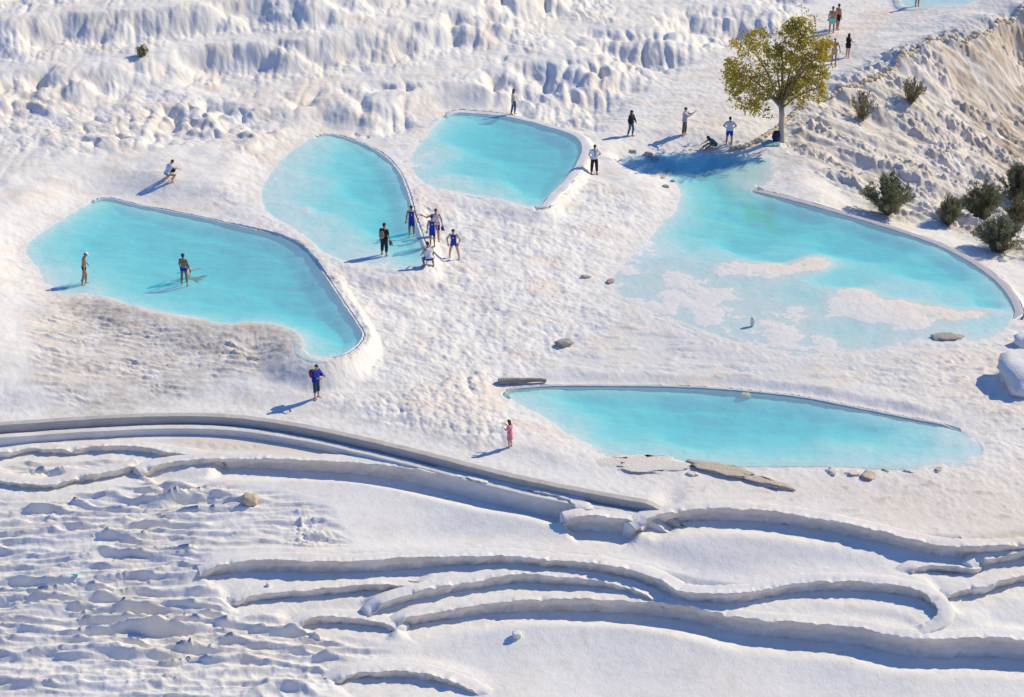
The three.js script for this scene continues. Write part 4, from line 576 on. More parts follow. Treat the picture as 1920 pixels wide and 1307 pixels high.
// in the left pool
put(person({ skin: SKIN.tan, hair: { color: HAIR }, hat: { color: WHITEC }, bottom: { name: 'trunks', color: DARK, to: 0.22, rise: 0.06, loose: 0.008 }, pose: { lean: 0.12, headPitch: 0.6, legL: [[0.05, -1, 0.2], [0, -1, -0.1]], legR: [[-0.04, -1, -0.18], [0, -1, -0.25]], armL: [[0.35, -1, 0.25], [0.25, -1, 0.6]], armR: [[-0.2, -1, -0.25], [0, -1, 0]] } }), 160, 531, 1.9, 1.74, 'wading person in black trunks and white cap near the pool shore', 2.42);
put(person({ skin: SKIN.brown, hair: { color: HAIR }, bottom: { name: 'trunks', color: BLUE, to: 0.25, rise: 0.07, loose: 0.008 }, pose: { legL: [[0.12, -1, 0.08], [0.08, -1, 0]], legR: [[-0.12, -1, -0.05], [-0.05, -1, -0.1]], armL: [[0.3, -1, 0.3], [0.1, -0.8, 0.6]], armR: [[-0.35, -1, 0.0], [-0.2, -1, 0.05]] } }), 346, 527, PI - 0.25, 1.72, 'bather in blue trunks standing knee deep with back turned', 2.42);
{ const o = person({ skin: SKIN.fair, hair: { color: HAIR }, bottom: { name: 'trunks', color: NAVY, to: 0.25, rise: 0.06 }, pose: { lean: 0.5, headPitch: 0.5, legL: [[0.12, -0.5, 1], [0.1, -0.35, 1]], legR: [[-0.12, -0.55, 1], [-0.25, -0.3, 1]], armL: [[0.7, -0.6, 0.3], [0.6, -0.3, 0.5]], armR: [[-0.7, -0.6, 0.3], [-0.6, -0.3, 0.5]] } });
  const p = at(363, 511, 2.42), S = o.userData.S; o.rotation.order = 'YXZ'; place(o, p.x, p.z, 2.42, 1.15, 0.96); o.rotation.x = -0.72; o.position.y = 2.42 - 0.72; add(o, 'person'); tag(o, 'swimmer floating on the back just behind the bather in blue trunks', 'person'); }
// on the white ground and pool rims
put(person({ skin: SKIN.fair, hair: { color: HAIR }, top: { color: WHITEC, sleeve: 0.6, hem: -0.02 }, bottom: { color: [0.33, 0.27, 0.2], to: 1.0, loose: 0.02 }, pose: { ...kneel, lean: 0.55, headPitch: 0.5, armL: [[0.2, -0.6, 0.8], [0, -0.4, 1]], armR: [[-0.2, -0.6, 0.8], [0, -0.4, 1]] } }), 314, 341, 2.3, 1.72, 'crouching person in white shirt alone above the large left pool');
put(person({ skin: SKIN.tan, hair: { color: HAIR }, top: { color: DARK, sleeve: 0.7, hem: -0.06, loose: 0.008 }, bottom: { name: 'trousers', color: [0.018, 0.018, 0.024], to: 1.55, loose: 0.02 }, pose: { lean: 0.04, headYaw: -0.4, legL: [[0.1, -1, 0.05], [0.05, -1, -0.05]], legR: [[-0.08, -1, 0.0], [-0.02, -1, -0.1]], armR: [[-0.2, -1, 0.1], [-0.2, -1, 0.25]], armL: [[0.15, -1, -0.1], [0, -1, 0.1]] } }), 721, 478, PI - 0.5, 1.78, 'barefoot person in black shirt and cropped trousers wearing a khaki backpack', 2.52);
put(player({ headPitch: 0.45, legL: [[0.05, -1, 0.12], [0, -1, -0.1]], legR: [[-0.05, -1, -0.05], [0, -1, -0.15]], armL: [[0.3, -1, 0.05], [0.25, -1, 0.1]], armR: [[-0.25, -1, 0], [-0.15, -1, 0.15]] }), 772, 437, 0.15, 1.78, 'player in blue singlet standing in water at the rim, head bowed', 2.52);
put(person({ skin: SKIN.red, hair: { color: BRN }, top: { name: 'singlet', vest: 1, color: [0.7, 0.62, 0.66], hem: -0.03 }, bottom: { color: BLUE, to: 0.75, loose: 0.022 }, pose: { headYaw: -0.3, armR: [[-1, -0.35, 0.3], [-1, 0.55, 0.2]], armL: [[0.35, -1, 0.05], [0.12, -1, 0.25]] } }), 818, 452, 0.1, 1.84, 'person in white singlet stretching one arm out towards the pool');
put(player({ headPitch: 0.35, legL: [[0.03, -1, 0.1], [0, -1, -0.1]], legR: [[-0.03, -1, -0.1], [0, -1, -0.15]], armL: [[0.22, -1, 0.05], [0.1, -1, 0.15]], armR: [[-0.22, -1, 0.05], [-0.1, -1, 0.15]] }, { hair: { color: DARK } }), 811, 462, 0.0, 1.72, 'player in blue singlet walking in front of the person in white singlet');
put(player({ lean: 0.22, headPitch: 0.3, legL: [[0.28, -1, 0.15], [0.1, -1, -0.2]], legR: [[-0.28, -1, 0.1], [-0.1, -1, -0.15]], armL: [[0.55, -0.8, 0.05], [-0.35, -0.9, 0.45]], armR: [[-0.55, -0.8, 0.05], [0.35, -0.9, 0.45]] }, { fat: 1, skin: SKIN.fair, bottom: { color: BLUE, to: 0.35, loose: 0.015 } }), 852, 486, -0.2, 1.8, 'player in blue singlet bending forward with legs apart and hands on thighs');
put(person({ skin: SKIN.tan, hair: { color: HAIR }, top: { name: 'singlet', vest: 1, color: WHITEC, hem: -0.02 }, bottom: { color: BLUE, to: 0.7, loose: 0.018 }, pose: { ...kneel, lean: 0.35, headPitch: 0.4, armR: [[-0.3, -1, 0.3], [-0.1, -1, 0.2]], armL: [[0.3, -0.9, 0.5], [0, -0.6, 0.8]] } }), 806, 501, PI + 0.35, 1.78, 'squatting person in white singlet and blue shorts at the pool corner');
put(person({ skin: SKIN.fair, hair: { color: BRN }, top: { name: 'hoodie', color: [0.006, 0.02, 0.27], sleeve: 1.35, hem: -0.1, loose: 0.022 }, bottom: { name: 'trousers', color: [0.008, 0.06, 0.11], to: 1.35, loose: 0.016 }, pose: { headPitch: 0.45, legL: [[0.04, -1, 0.05], [0, -1, -0.05]], legR: [[-0.04, -1, 0.02], [0, -1, -0.08]], armL: [[0.3, -0.9, 0.35], [-0.3, 0.1, 1]], armR: [[-0.2, -0.95, 0.3], [0.3, 0.1, 1]] } }), 594, 746, 0.95, 1.7, 'person in blue hoodie and teal trousers standing alone with a red backpack');
put(person({ skin: SKIN.fair, hair: { color: BRN, long: 0.5 }, dress: { color: [0.72, 0.22, 0.30], len: 0.42, sleeve: 0.5 }, pose: { headPitch: 0.4, legL: [[0.03, -1, 0.04], [0, -1, -0.05]], legR: [[-0.03, -1, 0.0], [0, -1, -0.1]], armL: [[0.2, -0.9, 0.4], [-0.2, 0.5, 0.8]], armR: [[-0.2, -0.9, 0.4], [0.2, 0.5, 0.8]] }, woman: 1 }), 956, 838, -2.1, 1.32, 'child in a pink dress with long brown hair beside the near pool');
put(person({ skin: SKIN.brown, hair: { color: DARK }, top: { color: WHITEC, sleeve: 0.85, hem: -0.03, loose: 0.01, paint: (x, y, z) => abs(x) < 0.022 && z > 0.09 && y > 0.12 ? DARK : abs(x) > 0.1 && y > 0.53 ? [0.02, 0.03, 0.06] : WHITEC }, bottom: { name: 'trousers', color: [0.014, 0.015, 0.02], to: 1.75, loose: 0.02 }, pose: { headPitch: 0.6, legL: [[0.1, -1, 0.02], [0.05, -1, -0.02]], legR: [[-0.1, -1, 0.02], [-0.05, -1, -0.02]], armL: [[0.7, -1, -0.2], [-0.7, -0.6, -0.1]], armR: [[-0.4, -1, -0.25], [0.3, -0.8, -0.4]] } }), 1114, 326, 0.1, 1.8, 'person in white shirt, dark tie and black trousers outside the upper rim');
put(person({ skin: SKIN.fair, hair: { color: BRN, long: 0.45 }, top: { color: [0.62, 0.5, 0.46], sleeve: 0.5, hem: 0.02 }, bottom: { name: 'jeans', color: [0.05, 0.1, 0.2], to: 1.9, loose: 0.008 }, pose: { woman: 1, legL: [[0.05, -1, 0.15], [0, -1, -0.1]], legR: [[-0.05, -1, -0.1], [0, -1, -0.2]], armL: [[0.2, -1, 0.2], [0, -0.7, 0.6]] } }), 963, 214, 1.1, 1.62, 'long haired person in pale top and jeans behind the upper pool');
put(person({ skin: SKIN.fair, hair: { color: DARK, long: 0.5 }, top: { name: 'jacket', color: [0.016, 0.018, 0.02], sleeve: 1.85, hem: -0.06, loose: 0.012 }, bottom: { name: 'jeans', color: [0.06, 0.14, 0.2], to: 1.85, loose: 0.006 }, pose: { woman: 1, headYaw: 0.3, legL: [[0.05, -1, 0.22], [0, -1, -0.15]], legR: [[-0.05, -1, -0.12], [0, -1, -0.3]], armL: [[0.3, -1, 0.2], [0.3, -0.9, 0.3]], armR: [[-0.2, -1, -0.1], [0, -1, 0.1]] } }), 1183, 255, 0.9, 1.64, 'long haired person in black jacket and jeans walking on the level ground');
put(person({ skin: SKIN.fair, hair: { color: BRN }, hat: { beanie: 1, color: [0.16, 0.12, 0.1] }, top: { color: WHITEC, sleeve: 0.8, hem: -0.04, loose: 0.015, paint: (x, y) => (y * 13 - floor(y * 13)) < 0.42 ? [0.05, 0.07, 0.16] : WHITEC }, bottom: { name: 'trousers', color: [0.15, 0.12, 0.09], to: 1.8, loose: 0.016 }, pose: { headYaw: 0.2, legL: [[0.05, -1, 0.08], [0, -1, -0.02]], legR: [[-0.05, -1, -0.06], [0, -1, -0.1]], armL: [[0.25, -0.5, 0.9], [-0.1, 0.5, 0.9]], armR: [[-0.25, -0.5, 0.9], [0.1, 0.5, 0.9]] } }), 1283, 253, 1.2, 1.76, 'person in striped shirt and brown trousers raising a phone');
put(person({ skin: SKIN.tan, hair: { color: DARK }, top: { color: WHITEC, sleeve: 0.65, hem: -0.04, loose: 0.012 }, bottom: { color: [0.01, 0.06, 0.42], to: 0.8, loose: 0.03 }, pose: { legL: [[0.12, -1, 0.0], [0.04, -1, -0.02]], legR: [[-0.12, -1, 0], [-0.04, -1, -0.02]], armL: [[0.75, -0.8, -0.15], [-0.8, -0.7, 0.1]], armR: [[-0.75, -0.8, -0.15], [0.8, -0.7, 0.1]] } }), 1367, 270, PI - 0.1, 1.72, 'person in white shirt and blue shorts, hands on hips, at the tree shadow');
put(person({ skin: SKIN.tan, hair: { color: DARK, long: 0.35 }, top: { color: [0.02, 0.16, 0.2], sleeve: 0.6, hem: -0.03 }, bottom: { color: DARK, to: 1.0 }, pose: { lean: 0.75, headPitch: 0.6, legL: [[0.2, 0.15, 1], [0, -0.55, 0.9]], legR: [[-0.2, 0.15, 1], [0, -0.55, 0.9]], armL: [[0.15, -0.6, 0.8], [0, -0.4, 1]], armR: [[-0.15, -0.6, 0.8], [0, -0.4, 1]] } }), 1341, 277, -1.2, 1.66, 'person in teal top sitting hunched in the shade of the tree');
// along the walkway at the upper right
put(person({ skin: SKIN.red, hair: { color: BRN }, bottom: { color: [0.22, 0.62, 0.56], to: 0.75, loose: 0.03 }, pose: { fat: 1.12, headPitch: 0.4, legL: [[0.08, -1, 0.02], [0, -1, -0.05]], legR: [[-0.08, -1, 0.02], [0, -1, -0.05]] } }), 1559, 61, PI - 0.3, 1.82, 'bare backed person in mint green shorts on the walkway');
put(person({ skin: SKIN.red, hair: { color: HAIR }, bottom: { color: DARK, to: 0.7, loose: 0.02 }, pose: { legL: [[0.05, -1, 0.12], [0, -1, -0.05]], legR: [[-0.05, -1, -0.05], [0, -1, -0.15]], armL: [[0.2, -1, 0.1], [0.1, -1, 0.2]] } }), 1570, 55, PI - 0.9, 1.8, 'bare chested person in black shorts carrying a dark bag on the walkway');
put(person({ skin: SKIN.tan, hair: { color: BRN }, hat: { color: WHITEC }, bottom: { color: [0.5, 0.36, 0.2], to: 0.7, loose: 0.02 }, pose: { armL: [[0.45, -1, 0], [0.2, -1, 0.1]], armR: [[-0.45, -1, 0], [-0.2, -1, 0.1]] } }), 1563, 120, PI - 0.1, 1.78, 'bare backed person in white cap partly behind the tree crown');
put(person({ skin: SKIN.fair, hair: { color: DARK, long: 0.6 }, top: { color: DARK, sleeve: 0, hem: -0.06, vest: 1 }, bottom: { name: 'skirt', color: DARK, to: 0.3, skirt: 0.2 }, pose: { woman: 1, legL: [[0.05, -1, 0.1], [0, -1, -0.02]], legR: [[-0.05, -1, -0.06], [0, -1, -0.12]], armL: [[0.2, -0.9, 0.3], [0, -0.2, 1]], armR: [[-0.2, -0.9, 0.3], [0, -0.2, 1]] } }), 1589, 108, PI - 0.7, 1.66, 'long haired person in black top and skirt walking past the tree');
put(person({ skin: SKIN.tan, hair: { color: HAIR }, top: { color: [0.02, 0.05, 0.04], sleeve: 0.6, hem: -0.04 }, bottom: { color: DARK, to: 0.9, loose: 0.02 }, pose: {} }), 1719, 12, 0.4, 1.75, 'person in dark clothes wading at the top edge, seen from the waist down');
console.log('people');
// ---------------------------------------------------------------- tree, shrubs
const rnd = rng(4242), gauss = () => (rnd() + rnd() + rnd() + rnd() - 2) * 1.0;
const bark = new THREE.MeshStandardMaterial({ vertexColors: true, roughness: 0.9 });
const leafMat = new THREE.MeshPhysicalMaterial({ vertexColors: true, roughness: 0.75, transmission: 0.45, thickness: 0, side: THREE.DoubleSide });
function tube(P, R, seg, colour) {           // tapered, slightly knotty limb through points P with radii R
  const pos = [], col = [], idx = [], n = P.length;
  for (let i = 0; i < n; i++) {
    const d = new THREE.Vector3().subVectors(P[min(n - 1, i + 1)], P[max(0, i - 1)]).normalize(), a = new THREE.Vector3(0.31, 0.2, 0.93).cross(d).normalize(), b = new THREE.Vector3().crossVectors(d, a);
    for (let k = 0; k < seg; k++) { const t = k / seg * 2 * PI, r = R[i] * (1 + 0.16 * noise(k * 1.7 + i * 0.4, i * 0.8 + P[0].x)); pos.push(P[i].x + r * (a.x * cos(t) + b.x * sin(t)), P[i].y + r * (a.y * cos(t) + b.y * sin(t)), P[i].z + r * (a.z * cos(t) + b.z * sin(t))); col.push(...colour(P[i].y, k, i)); }
    if (i) for (let k = 0; k < seg; k++) { const q = (i - 1) * seg + k, r = (i - 1) * seg + (k + 1) % seg; idx.push(q, q + seg, r, r, q + seg, r + seg); }
  }
  const c = pos.length / 3; pos.push(P[n - 1].x, P[n - 1].y, P[n - 1].z); col.push(...colour(P[n - 1].y, 0, n)); for (let k = 0; k < seg; k++) idx.push((n - 1) * seg + k, c, (n - 1) * seg + (k + 1) % seg);
  const g = geoOf(pos, idx, col); g.computeVertexNormals(); return g;
}
function bend(a, b, sag, n = 9, wob = 0.05) { const P = []; for (let i = 0; i <= n; i++) { const t = i / n; P.push(new THREE.Vector3(lerp(a.x, b.x, t) + wob * gauss() * t, lerp(a.y, b.y, t) + sag * sin(t * PI) + wob * gauss() * t, lerp(a.z, b.z, t) + wob * gauss() * t)); } return P; }
function leaves(list, colours, shape) {      // list: [x, y, z, size]; every leaf a folded blade of its own
  const pos = [], col = [], idx = []; const n = new THREE.Vector3(), u = new THREE.Vector3(), w = new THREE.Vector3();
  for (const [x, y, z, s, dir] of list) {
    if (dir) u.copy(dir).normalize(); else u.set(gauss(), gauss() - 0.25, gauss()).normalize(); n.set(gauss(), gauss() + 0.6, gauss()).normalize(); w.crossVectors(u, n).normalize(); n.crossVectors(w, u);
    const L = s * shape[0], W = s * shape[1], c = colours(x, y, z), k = pos.length / 3, f = 0.22 * W;
    pos.push(x, y, z, x + u.x * L * 0.45 + w.x * W + n.x * f, y + u.y * L * 0.45 + w.y * W + n.y * f, z + u.z * L * 0.45 + w.z * W + n.z * f, x + u.x * L, y + u.y * L, z + u.z * L, x + u.x * L * 0.45 - w.x * W + n.x * f, y + u.y * L * 0.45 - w.y * W + n.y * f, z + u.z * L * 0.45 - w.z * W + n.z * f);
    for (let q = 0; q < 4; q++) col.push(...c); idx.push(k, k + 1, k + 2, k, k + 2, k + 3);
  }
  const g = geoOf(pos, idx, col); g.computeVertexNormals(); return g;
}
{
  const g = new THREE.Group(), base = footing(1464, 264, 2), s = FOC / hypot(base.x, base.y - CAM.h, base.z - CAM.z); // s: photograph pixels to a metre at the tree
  const V = (px, py, dz = 0) => new THREE.Vector3((px - 1464) / s, (262 - py) / s / 0.945, dz);
  const barkC = (y, k) => { const t = clamp(0.5 + 0.8 * noise(k * 1.9, y * 5)), b = mixc([0.26, 0.2, 0.14], [0.13, 0.095, 0.065], t); return y < 2.1 ? mixc(b, [0.6, 0.57, 0.52], 0.65) : b; };
  const tr = []; tr.push(tube([V(1464, 270), V(1465, 262), V(1464, 240), V(1463, 215), V(1461, 198), V(1459, 186)], [0.3, 0.21, 0.175, 0.16, 0.16, 0.14], 12, barkC));
  const fork = V(1462, 200), limbs = [[1378, 130, 0.9], [1398, 92, -0.6], [1400, 175, 0.4], [1452, 70, 0.5], [1446, 120, -1.2], [1492, 48, -0.2], [1508, 90, 1.0], [1522, 118, -0.4], [1525, 158, 0.8], [1480, 130, 1.4], [1500, 175, -1.0], [1425, 200, -0.7]], tips = [];
  limbs.forEach(([x, y, dz], i) => {
    const b = V(x, y, dz), f = fork.clone().add(new THREE.Vector3(0, (i % 4) * 0.16 - 0.1, 0)), P = bend(f, b, 0.25, 9, 0.07), R = P.map((_, k) => lerp(0.1 - 0.02 * (i % 3), 0.014, k / 9)); tr.push(tube(P, R, 7, barkC));
    for (let k = 3; k < 10; k++) for (let q = 0; q < 3; q++) { const e = P[k].clone().add(new THREE.Vector3(gauss() * 0.75, gauss() * 0.6 + 0.28, gauss() * 0.75)); tr.push(tube(bend(P[k], e, 0.05, 4, 0.03), [0.022, 0.017, 0.013, 0.009, 0.005], 5, barkC)); tips.push(e); }
  });
  part(g, 'trunk', mergeGeometries(tr), bark);
  const list = [], lobes = [[1400, 118, 44, 52, 12], [1372, 130, 20, 26, 5], [1392, 172, 36, 28, 8], [1420, 196, 26, 18, 4], [1410, 78, 22, 20, 5], [1455, 150, 32, 36, 6], [1466, 92, 22, 42, 8], [1494, 62, 20, 30, 7], [1505, 110, 40, 40, 12], [1522, 122, 26, 42, 8], [1512, 160, 34, 26, 8], [1478, 178, 24, 22, 3], [1440, 110, 16, 24, 3], [1376, 156, 20, 20, 4], [1534, 92, 14, 22, 3], [1470, 55, 10, 14, 2]];
  for (const [x, y, rx, ry, w] of lobes) for (let c = 0; c < w * 8; c++) {
    const a = rnd() * 2 * PI, e = gauss() * 0.5, r = pow(rnd(), 0.45), q = V(x + cos(a) * rx * r, y + sin(a) * ry * r * 0.95, e * rx / s * 1.6), m = 11 + floor(rnd() * 9), sp = 0.07 + 0.09 * rnd();
    for (let k = 0; k < m; k++) list.push([q.x + gauss() * sp * 1.6, q.y + gauss() * sp * 1.5, q.z + gauss() * sp * 1.6, 0.85 + 0.5 * rnd()]);
  }
  for (const t of tips) for (let k = 0; k < 6; k++) list.push([t.x + gauss() * 0.12, t.y + gauss() * 0.12, t.z + gauss() * 0.12, 0.8 + 0.4 * rnd()]);
  part(g, 'crown', leaves(list, (x, y, z) => { const t = clamp(0.5 + 1.3 * noise(x * 0.8 + 3, y * 0.8 + z) + 0.5 * (rnd() - 0.5)); const c = mixc([0.36, 0.32, 0.025], [0.68, 0.53, 0.05], t); return rnd() < 0.06 ? [0.62, 0.48, 0.06] : c; }, [0.13, 0.05]), leafMat);
  g.position.copy(base); add(g, 'broadleaf_tree'); tag(g, 'lone leafy tree with yellow-green crown and pale trunk above the widest pool', 'tree');
  console.log('leaves', list.length);
}
function shrub(px, py, wpx, hpx, dense, label, tone, group) { // px, py: foot; sizes in photograph pixels
  const p = footing(px, py, 0.3), d = hypot(p.x, p.y - CAM.h, p.z - CAM.z), s = FOC / d, W = wpx / s / 2, H = hpx / s, g = new THREE.Group(), st = [], list = [];
  const n = Math.round(46 * dense); for (let i = 0; i < n; i++) {
    const a = rnd() * 2 * PI, r = pow(rnd(), 0.6), tip = new THREE.Vector3(cos(a) * r * W, H * (1 - 0.55 * r * r) * (0.72 + 0.35 * rnd()), sin(a) * r * W * 0.9), P = bend(new THREE.Vector3(cos(a) * 0.06, -0.12, sin(a) * 0.06), tip, 0.08 * H, 5, 0.05);
    st.push(tube(P, [0.02, 0.016, 0.012, 0.009, 0.006, 0.004], 4, () => [0.16, 0.12, 0.08]));
    for (let q = 1; q <= 5; q++) for (let k = 0; k < 26 * dense ** 0.3; k++) { const b = P[q], u = new THREE.Vector3(P[5].x - P[0].x + gauss() * W * 0.8, (P[5].y - P[0].y) * 0.8 + 0.3, P[5].z - P[0].z + gauss() * W * 0.8); list.push([b.x + gauss() * 0.13, b.y + gauss() * 0.13, b.z + gauss() * 0.13, 0.8 + 0.5 * rnd(), u]); }
  }
  part(g, 'stems', mergeGeometries(st), bark); part(g, 'foliage', leaves(list, (x, y, z) => { const t = clamp(0.5 + noise(x * 3, y * 3 + z * 2) + 0.6 * (rnd() - 0.5)); return mixc(tone[0], tone[1], t); }, [0.16, 0.022]), leafMat);
  g.position.copy(p); g.rotation.y = rnd() * 6; add(g, 'shrub'); tag(g, label, 'shrub', group);
}
const GREEN = [[0.11, 0.125, 0.06], [0.32, 0.33, 0.18]], OLIVE = [[0.13, 0.12, 0.06], [0.28, 0.25, 0.13]], GR2 = 'shrubs on the gullied slope';
shrub(1664, 402, 108, 76, 1.5, 'large rounded dark green shrub just behind the rim of the widest pool', GREEN, GR2);
shrub(1778, 420, 50, 56, 0.8, 'small upright green shrub right of the large rounded one', GREEN, GR2);
shrub(1840, 412, 84, 70, 1.3, 'bushy green shrub between the small upright one and the right edge', GREEN, GR2);
shrub(1904, 378, 76, 66, 1.4, 'dark dense shrub cut by the right edge of the picture', [[0.07, 0.085, 0.04], [0.2, 0.22, 0.11]], GR2);
shrub(1908, 422, 60, 46, 0.8, 'olive green shrub below the dark dense one at the right edge', OLIVE, GR2);
shrub(1874, 472, 108, 62, 1.5, 'wide low green shrub closest to the curved grey rim', GREEN, GR2);
shrub(1616, 226, 66, 54, 0.35, 'sparse wispy shrub high on the slope near the tree', OLIVE, GR2);
shrub(1706, 200, 54, 48, 0.4, 'sparse olive shrub highest on the slope below the walkway kerb', OLIVE, GR2);
shrub(268, 134, 22, 16, 0.16, 'tiny green tuft under the flowstone bulges at the upper left', OLIVE);

// ---------------------------------------------------------------- stones, wood and belongings
function rockGeo(sx, sy, sz, seed, rough = 0.25, det = 3, flat = 9) {
  const g0 = new THREE.IcosahedronGeometry(1, det), q = g0.attributes.position, key = new Map(), P = [], I = [];
  for (let i = 0; i < q.count; i++) { const k = `${q.getX(i).toFixed(4)},${q.getY(i).toFixed(4)},${q.getZ(i).toFixed(4)}`; let v = key.get(k); if (v == null) { key.set(k, v = P.length / 3); const x = q.getX(i), y = q.getY(i), z = q.getZ(i), r = 1 + rough * (fbm(x * 1.4 + seed, y * 1.4 + z * 1.1 + seed * 2, 3)) + 0.4 * rough * noise(x * 5 + seed, z * 5 + y * 4); P.push(x * r * sx, min(y * r, flat + 0.25 * noise(x * 4 + seed, z * 4)) * sy, z * r * sz); } I.push(v); }
  const U = []; for (let i = 0; i < P.length; i += 3) U.push((P[i] + P[i + 1]) / 2, P[i + 2] / 2 + P[i + 1] / 3); const g = geoOf(P, I, null, U); g.computeVertexNormals(); return g;
}
const rockMat = (c, r = 0.9) => new THREE.MeshStandardMaterial({ color: new THREE.Color(...c), roughness: r, bumpMap: grain, bumpScale: 0.03 });
const RM = { grey: rockMat([0.4, 0.365, 0.315]), beige: rockMat([0.58, 0.47, 0.33]), white: rockMat([0.8, 0.78, 0.75]), tan: rockMat([0.58, 0.49, 0.39]), dark: rockMat([0.2, 0.165, 0.13]), pale: rockMat([0.77, 0.7, 0.61]) };
function rock(name, px, py, s, mat, seed, label, sink = 0.3, turn = 0, group, rough = 0.4) { const fl = /slab|ledge/.test(name), p = footing(px, py, 1), m = new THREE.Mesh(rockGeo(...s, seed, rough, fl ? 4 : 3, fl ? 0.35 : 0.75), mat); m.position.set(p.x, p.y + s[1] * (1 - 2 * sink), p.z); m.rotation.y = turn; add(m, name); tag(m, label, name.includes('slab') ? 'slab' : name.includes('ledge') ? 'ledge' : name === 'white_stump' ? 'stump' : 'rock', group); return m; }
rock('rock', 1057, 648, [0.42, 0.2, 0.28], RM.grey, 3.1, 'single dark grey rock lying on the white floor above the near pool', 0.2, 0.3);
rock('rock', 468, 945, [0.33, 0.34, 0.32], RM.beige, 8.4, 'round beige boulder perched on the ribbed mound', 0.12);
rock('rock', 969, 1195, [0.2, 0.16, 0.18], RM.white, 5.5, 'small white stone alone on the lowest smooth floor', 0.1, 0.6);
rock('rock', 503, 1099, [0.09, 0.08, 0.09], RM.white, 2.5, 'tiny white stone in the shadow of the long arching wall', 0.1);
rock('rock_slab', 1200, 872, [1.75, 0.12, 0.7], RM.pale, 6.2, 'flat pale slab lying at the shore of the near pool', 0.35, -0.05, null, 0.9);
rock('rock_ledge', 1352, 884, [1.25, 0.2, 0.36], RM.tan, 9.9, 'brown overhanging ledge end closest to the near pool', 0.3, -0.35, 'broken brown ledge by the near pool', 0.9);
rock('rock_ledge', 1432, 905, [1.0, 0.16, 0.24], RM.tan, 12.2, 'tan ledge end pointing down to the sandy flat', 0.3, -0.5, 'broken brown ledge by the near pool', 0.9);
[[1602, 888, 0.3, 'pale'], [1629, 891, 0.42, 'tan'], [1661, 882, 0.16, 'tan'], [1706, 884, 0.2, 'pale'], [1760, 881, 0.2, 'tan'], [1560, 884, 0.34, 'pale'], [1300, 889, 0.26, 'pale']].forEach(([x, y, r, m], i) => rock('rock', x, y, [r, r * 0.3, r * 0.6], RM[m], i * 3.3 + 1, ['pale stone left of the largest tan one below the near pool', 'largest tan stone in the row below the near pool', 'tiny tan stone right of the largest below the near pool', 'small pale stone in the middle of the row below the near pool', 'tan stone nearest the end of the row below the near pool', 'flat pale stone starting the row below the near pool', 'pale stone at the end of the brown ledge'][i], 0.42, i, 'stones along the lower shore of the near pool', 0.8));
[[1254, 322, 0.2, 'dark'], [1243, 334, 0.18, 'tan'], [1262, 340, 0.16, 'grey'], [1248, 350, 0.2, 'grey'], [1228, 300, 0.3, 'dark'], [1216, 290, 0.3, 'tan'], [1186, 284, 0.22, 'beige']].forEach(([x, y, r, m], i) => rock('rock', x, y, [r, r * 0.5, r * 0.8], RM[m], i * 2.7 + 20, ['dark stone at the edge of the tree shadow', 'tan stone in the cluster left of the widest pool', 'grey stone at the waterline of the widest pool', 'lowest grey stone of the cluster left of the widest pool', 'largest dark stone half in the tree shadow', 'tan stone on the bank above the shaded shallows', 'beige stone above the shaded shallows'][i], 0.4, i, 'stones between the upper pool and the tree shadow'));
[[1098, 520, 0.24, 'tan'], [1145, 529, 0.3, 'grey']].forEach(([x, y, r, m], i) => rock('rock', x, y, [r, r * 0.4, r * 0.6], RM[m], i * 2.7 + 50, ['small tan stone among the white knobs', 'small greenish grey stone at the edge of the white knobs'][i], 0.3, i));
rock('boulder', 1940, 716, [1.25, 0.9, 1.7], RM.white, 4.7, 'big white boulder with blue shadow cut by the right edge', 0.3, 0.2, null, 0.7);
rock('boulder', 1925, 645, [0.6, 0.4, 0.5], RM.white, 14.7, 'smaller white boulder above the big one at the right edge', 0.25, 0.5, null, 0.3);
rock('white_stump', 1411, 612, [0.1, 0.3, 0.1], RM.white, 7.7, 'thin white crusted stump standing in the wet flats', 0.05, 0, null, 0.4);
rock('rock', 1772, 634, [0.75, 0.12, 0.4], RM.grey, 17.7, 'low grey rock at the lower edge of the widest pool', 0.3, 0.1);
rock('rock', 1398, 738, [0.3, 0.16, 0.2], RM.tan, 19.1, 'mossy stone breaking the far edge of the near pool', 0.3, 0.1);
function log(px0, py0, px1, py1, r, label, name = 'driftwood_log') { const a = footing(px0, py0, 1.4), b = footing(px1, py1, 1.4), mid = a.clone().add(b).multiplyScalar(0.5), P = bend(a.clone().sub(mid).setY(a.y - mid.y + r * 0.6), b.clone().sub(mid).setY(b.y - mid.y + r * 0.6), 0.04, 10, 0.03), g = tube(P, P.map((_, i) => r * (1 - 0.05 * i)), 9, (y, k, i) => mixc([0.2, 0.17, 0.14], [0.4, 0.36, 0.31], clamp(0.5 + noise(k * 2, i * 0.7)))); const m = new THREE.Mesh(g, bark); m.position.copy(mid); add(m, name); tag(m, label, name === 'fallen_branch' ? 'branch' : 'log'); }
log(934, 719, 1024, 727, 0.16, 'dark driftwood log at the far left corner of the near pool');

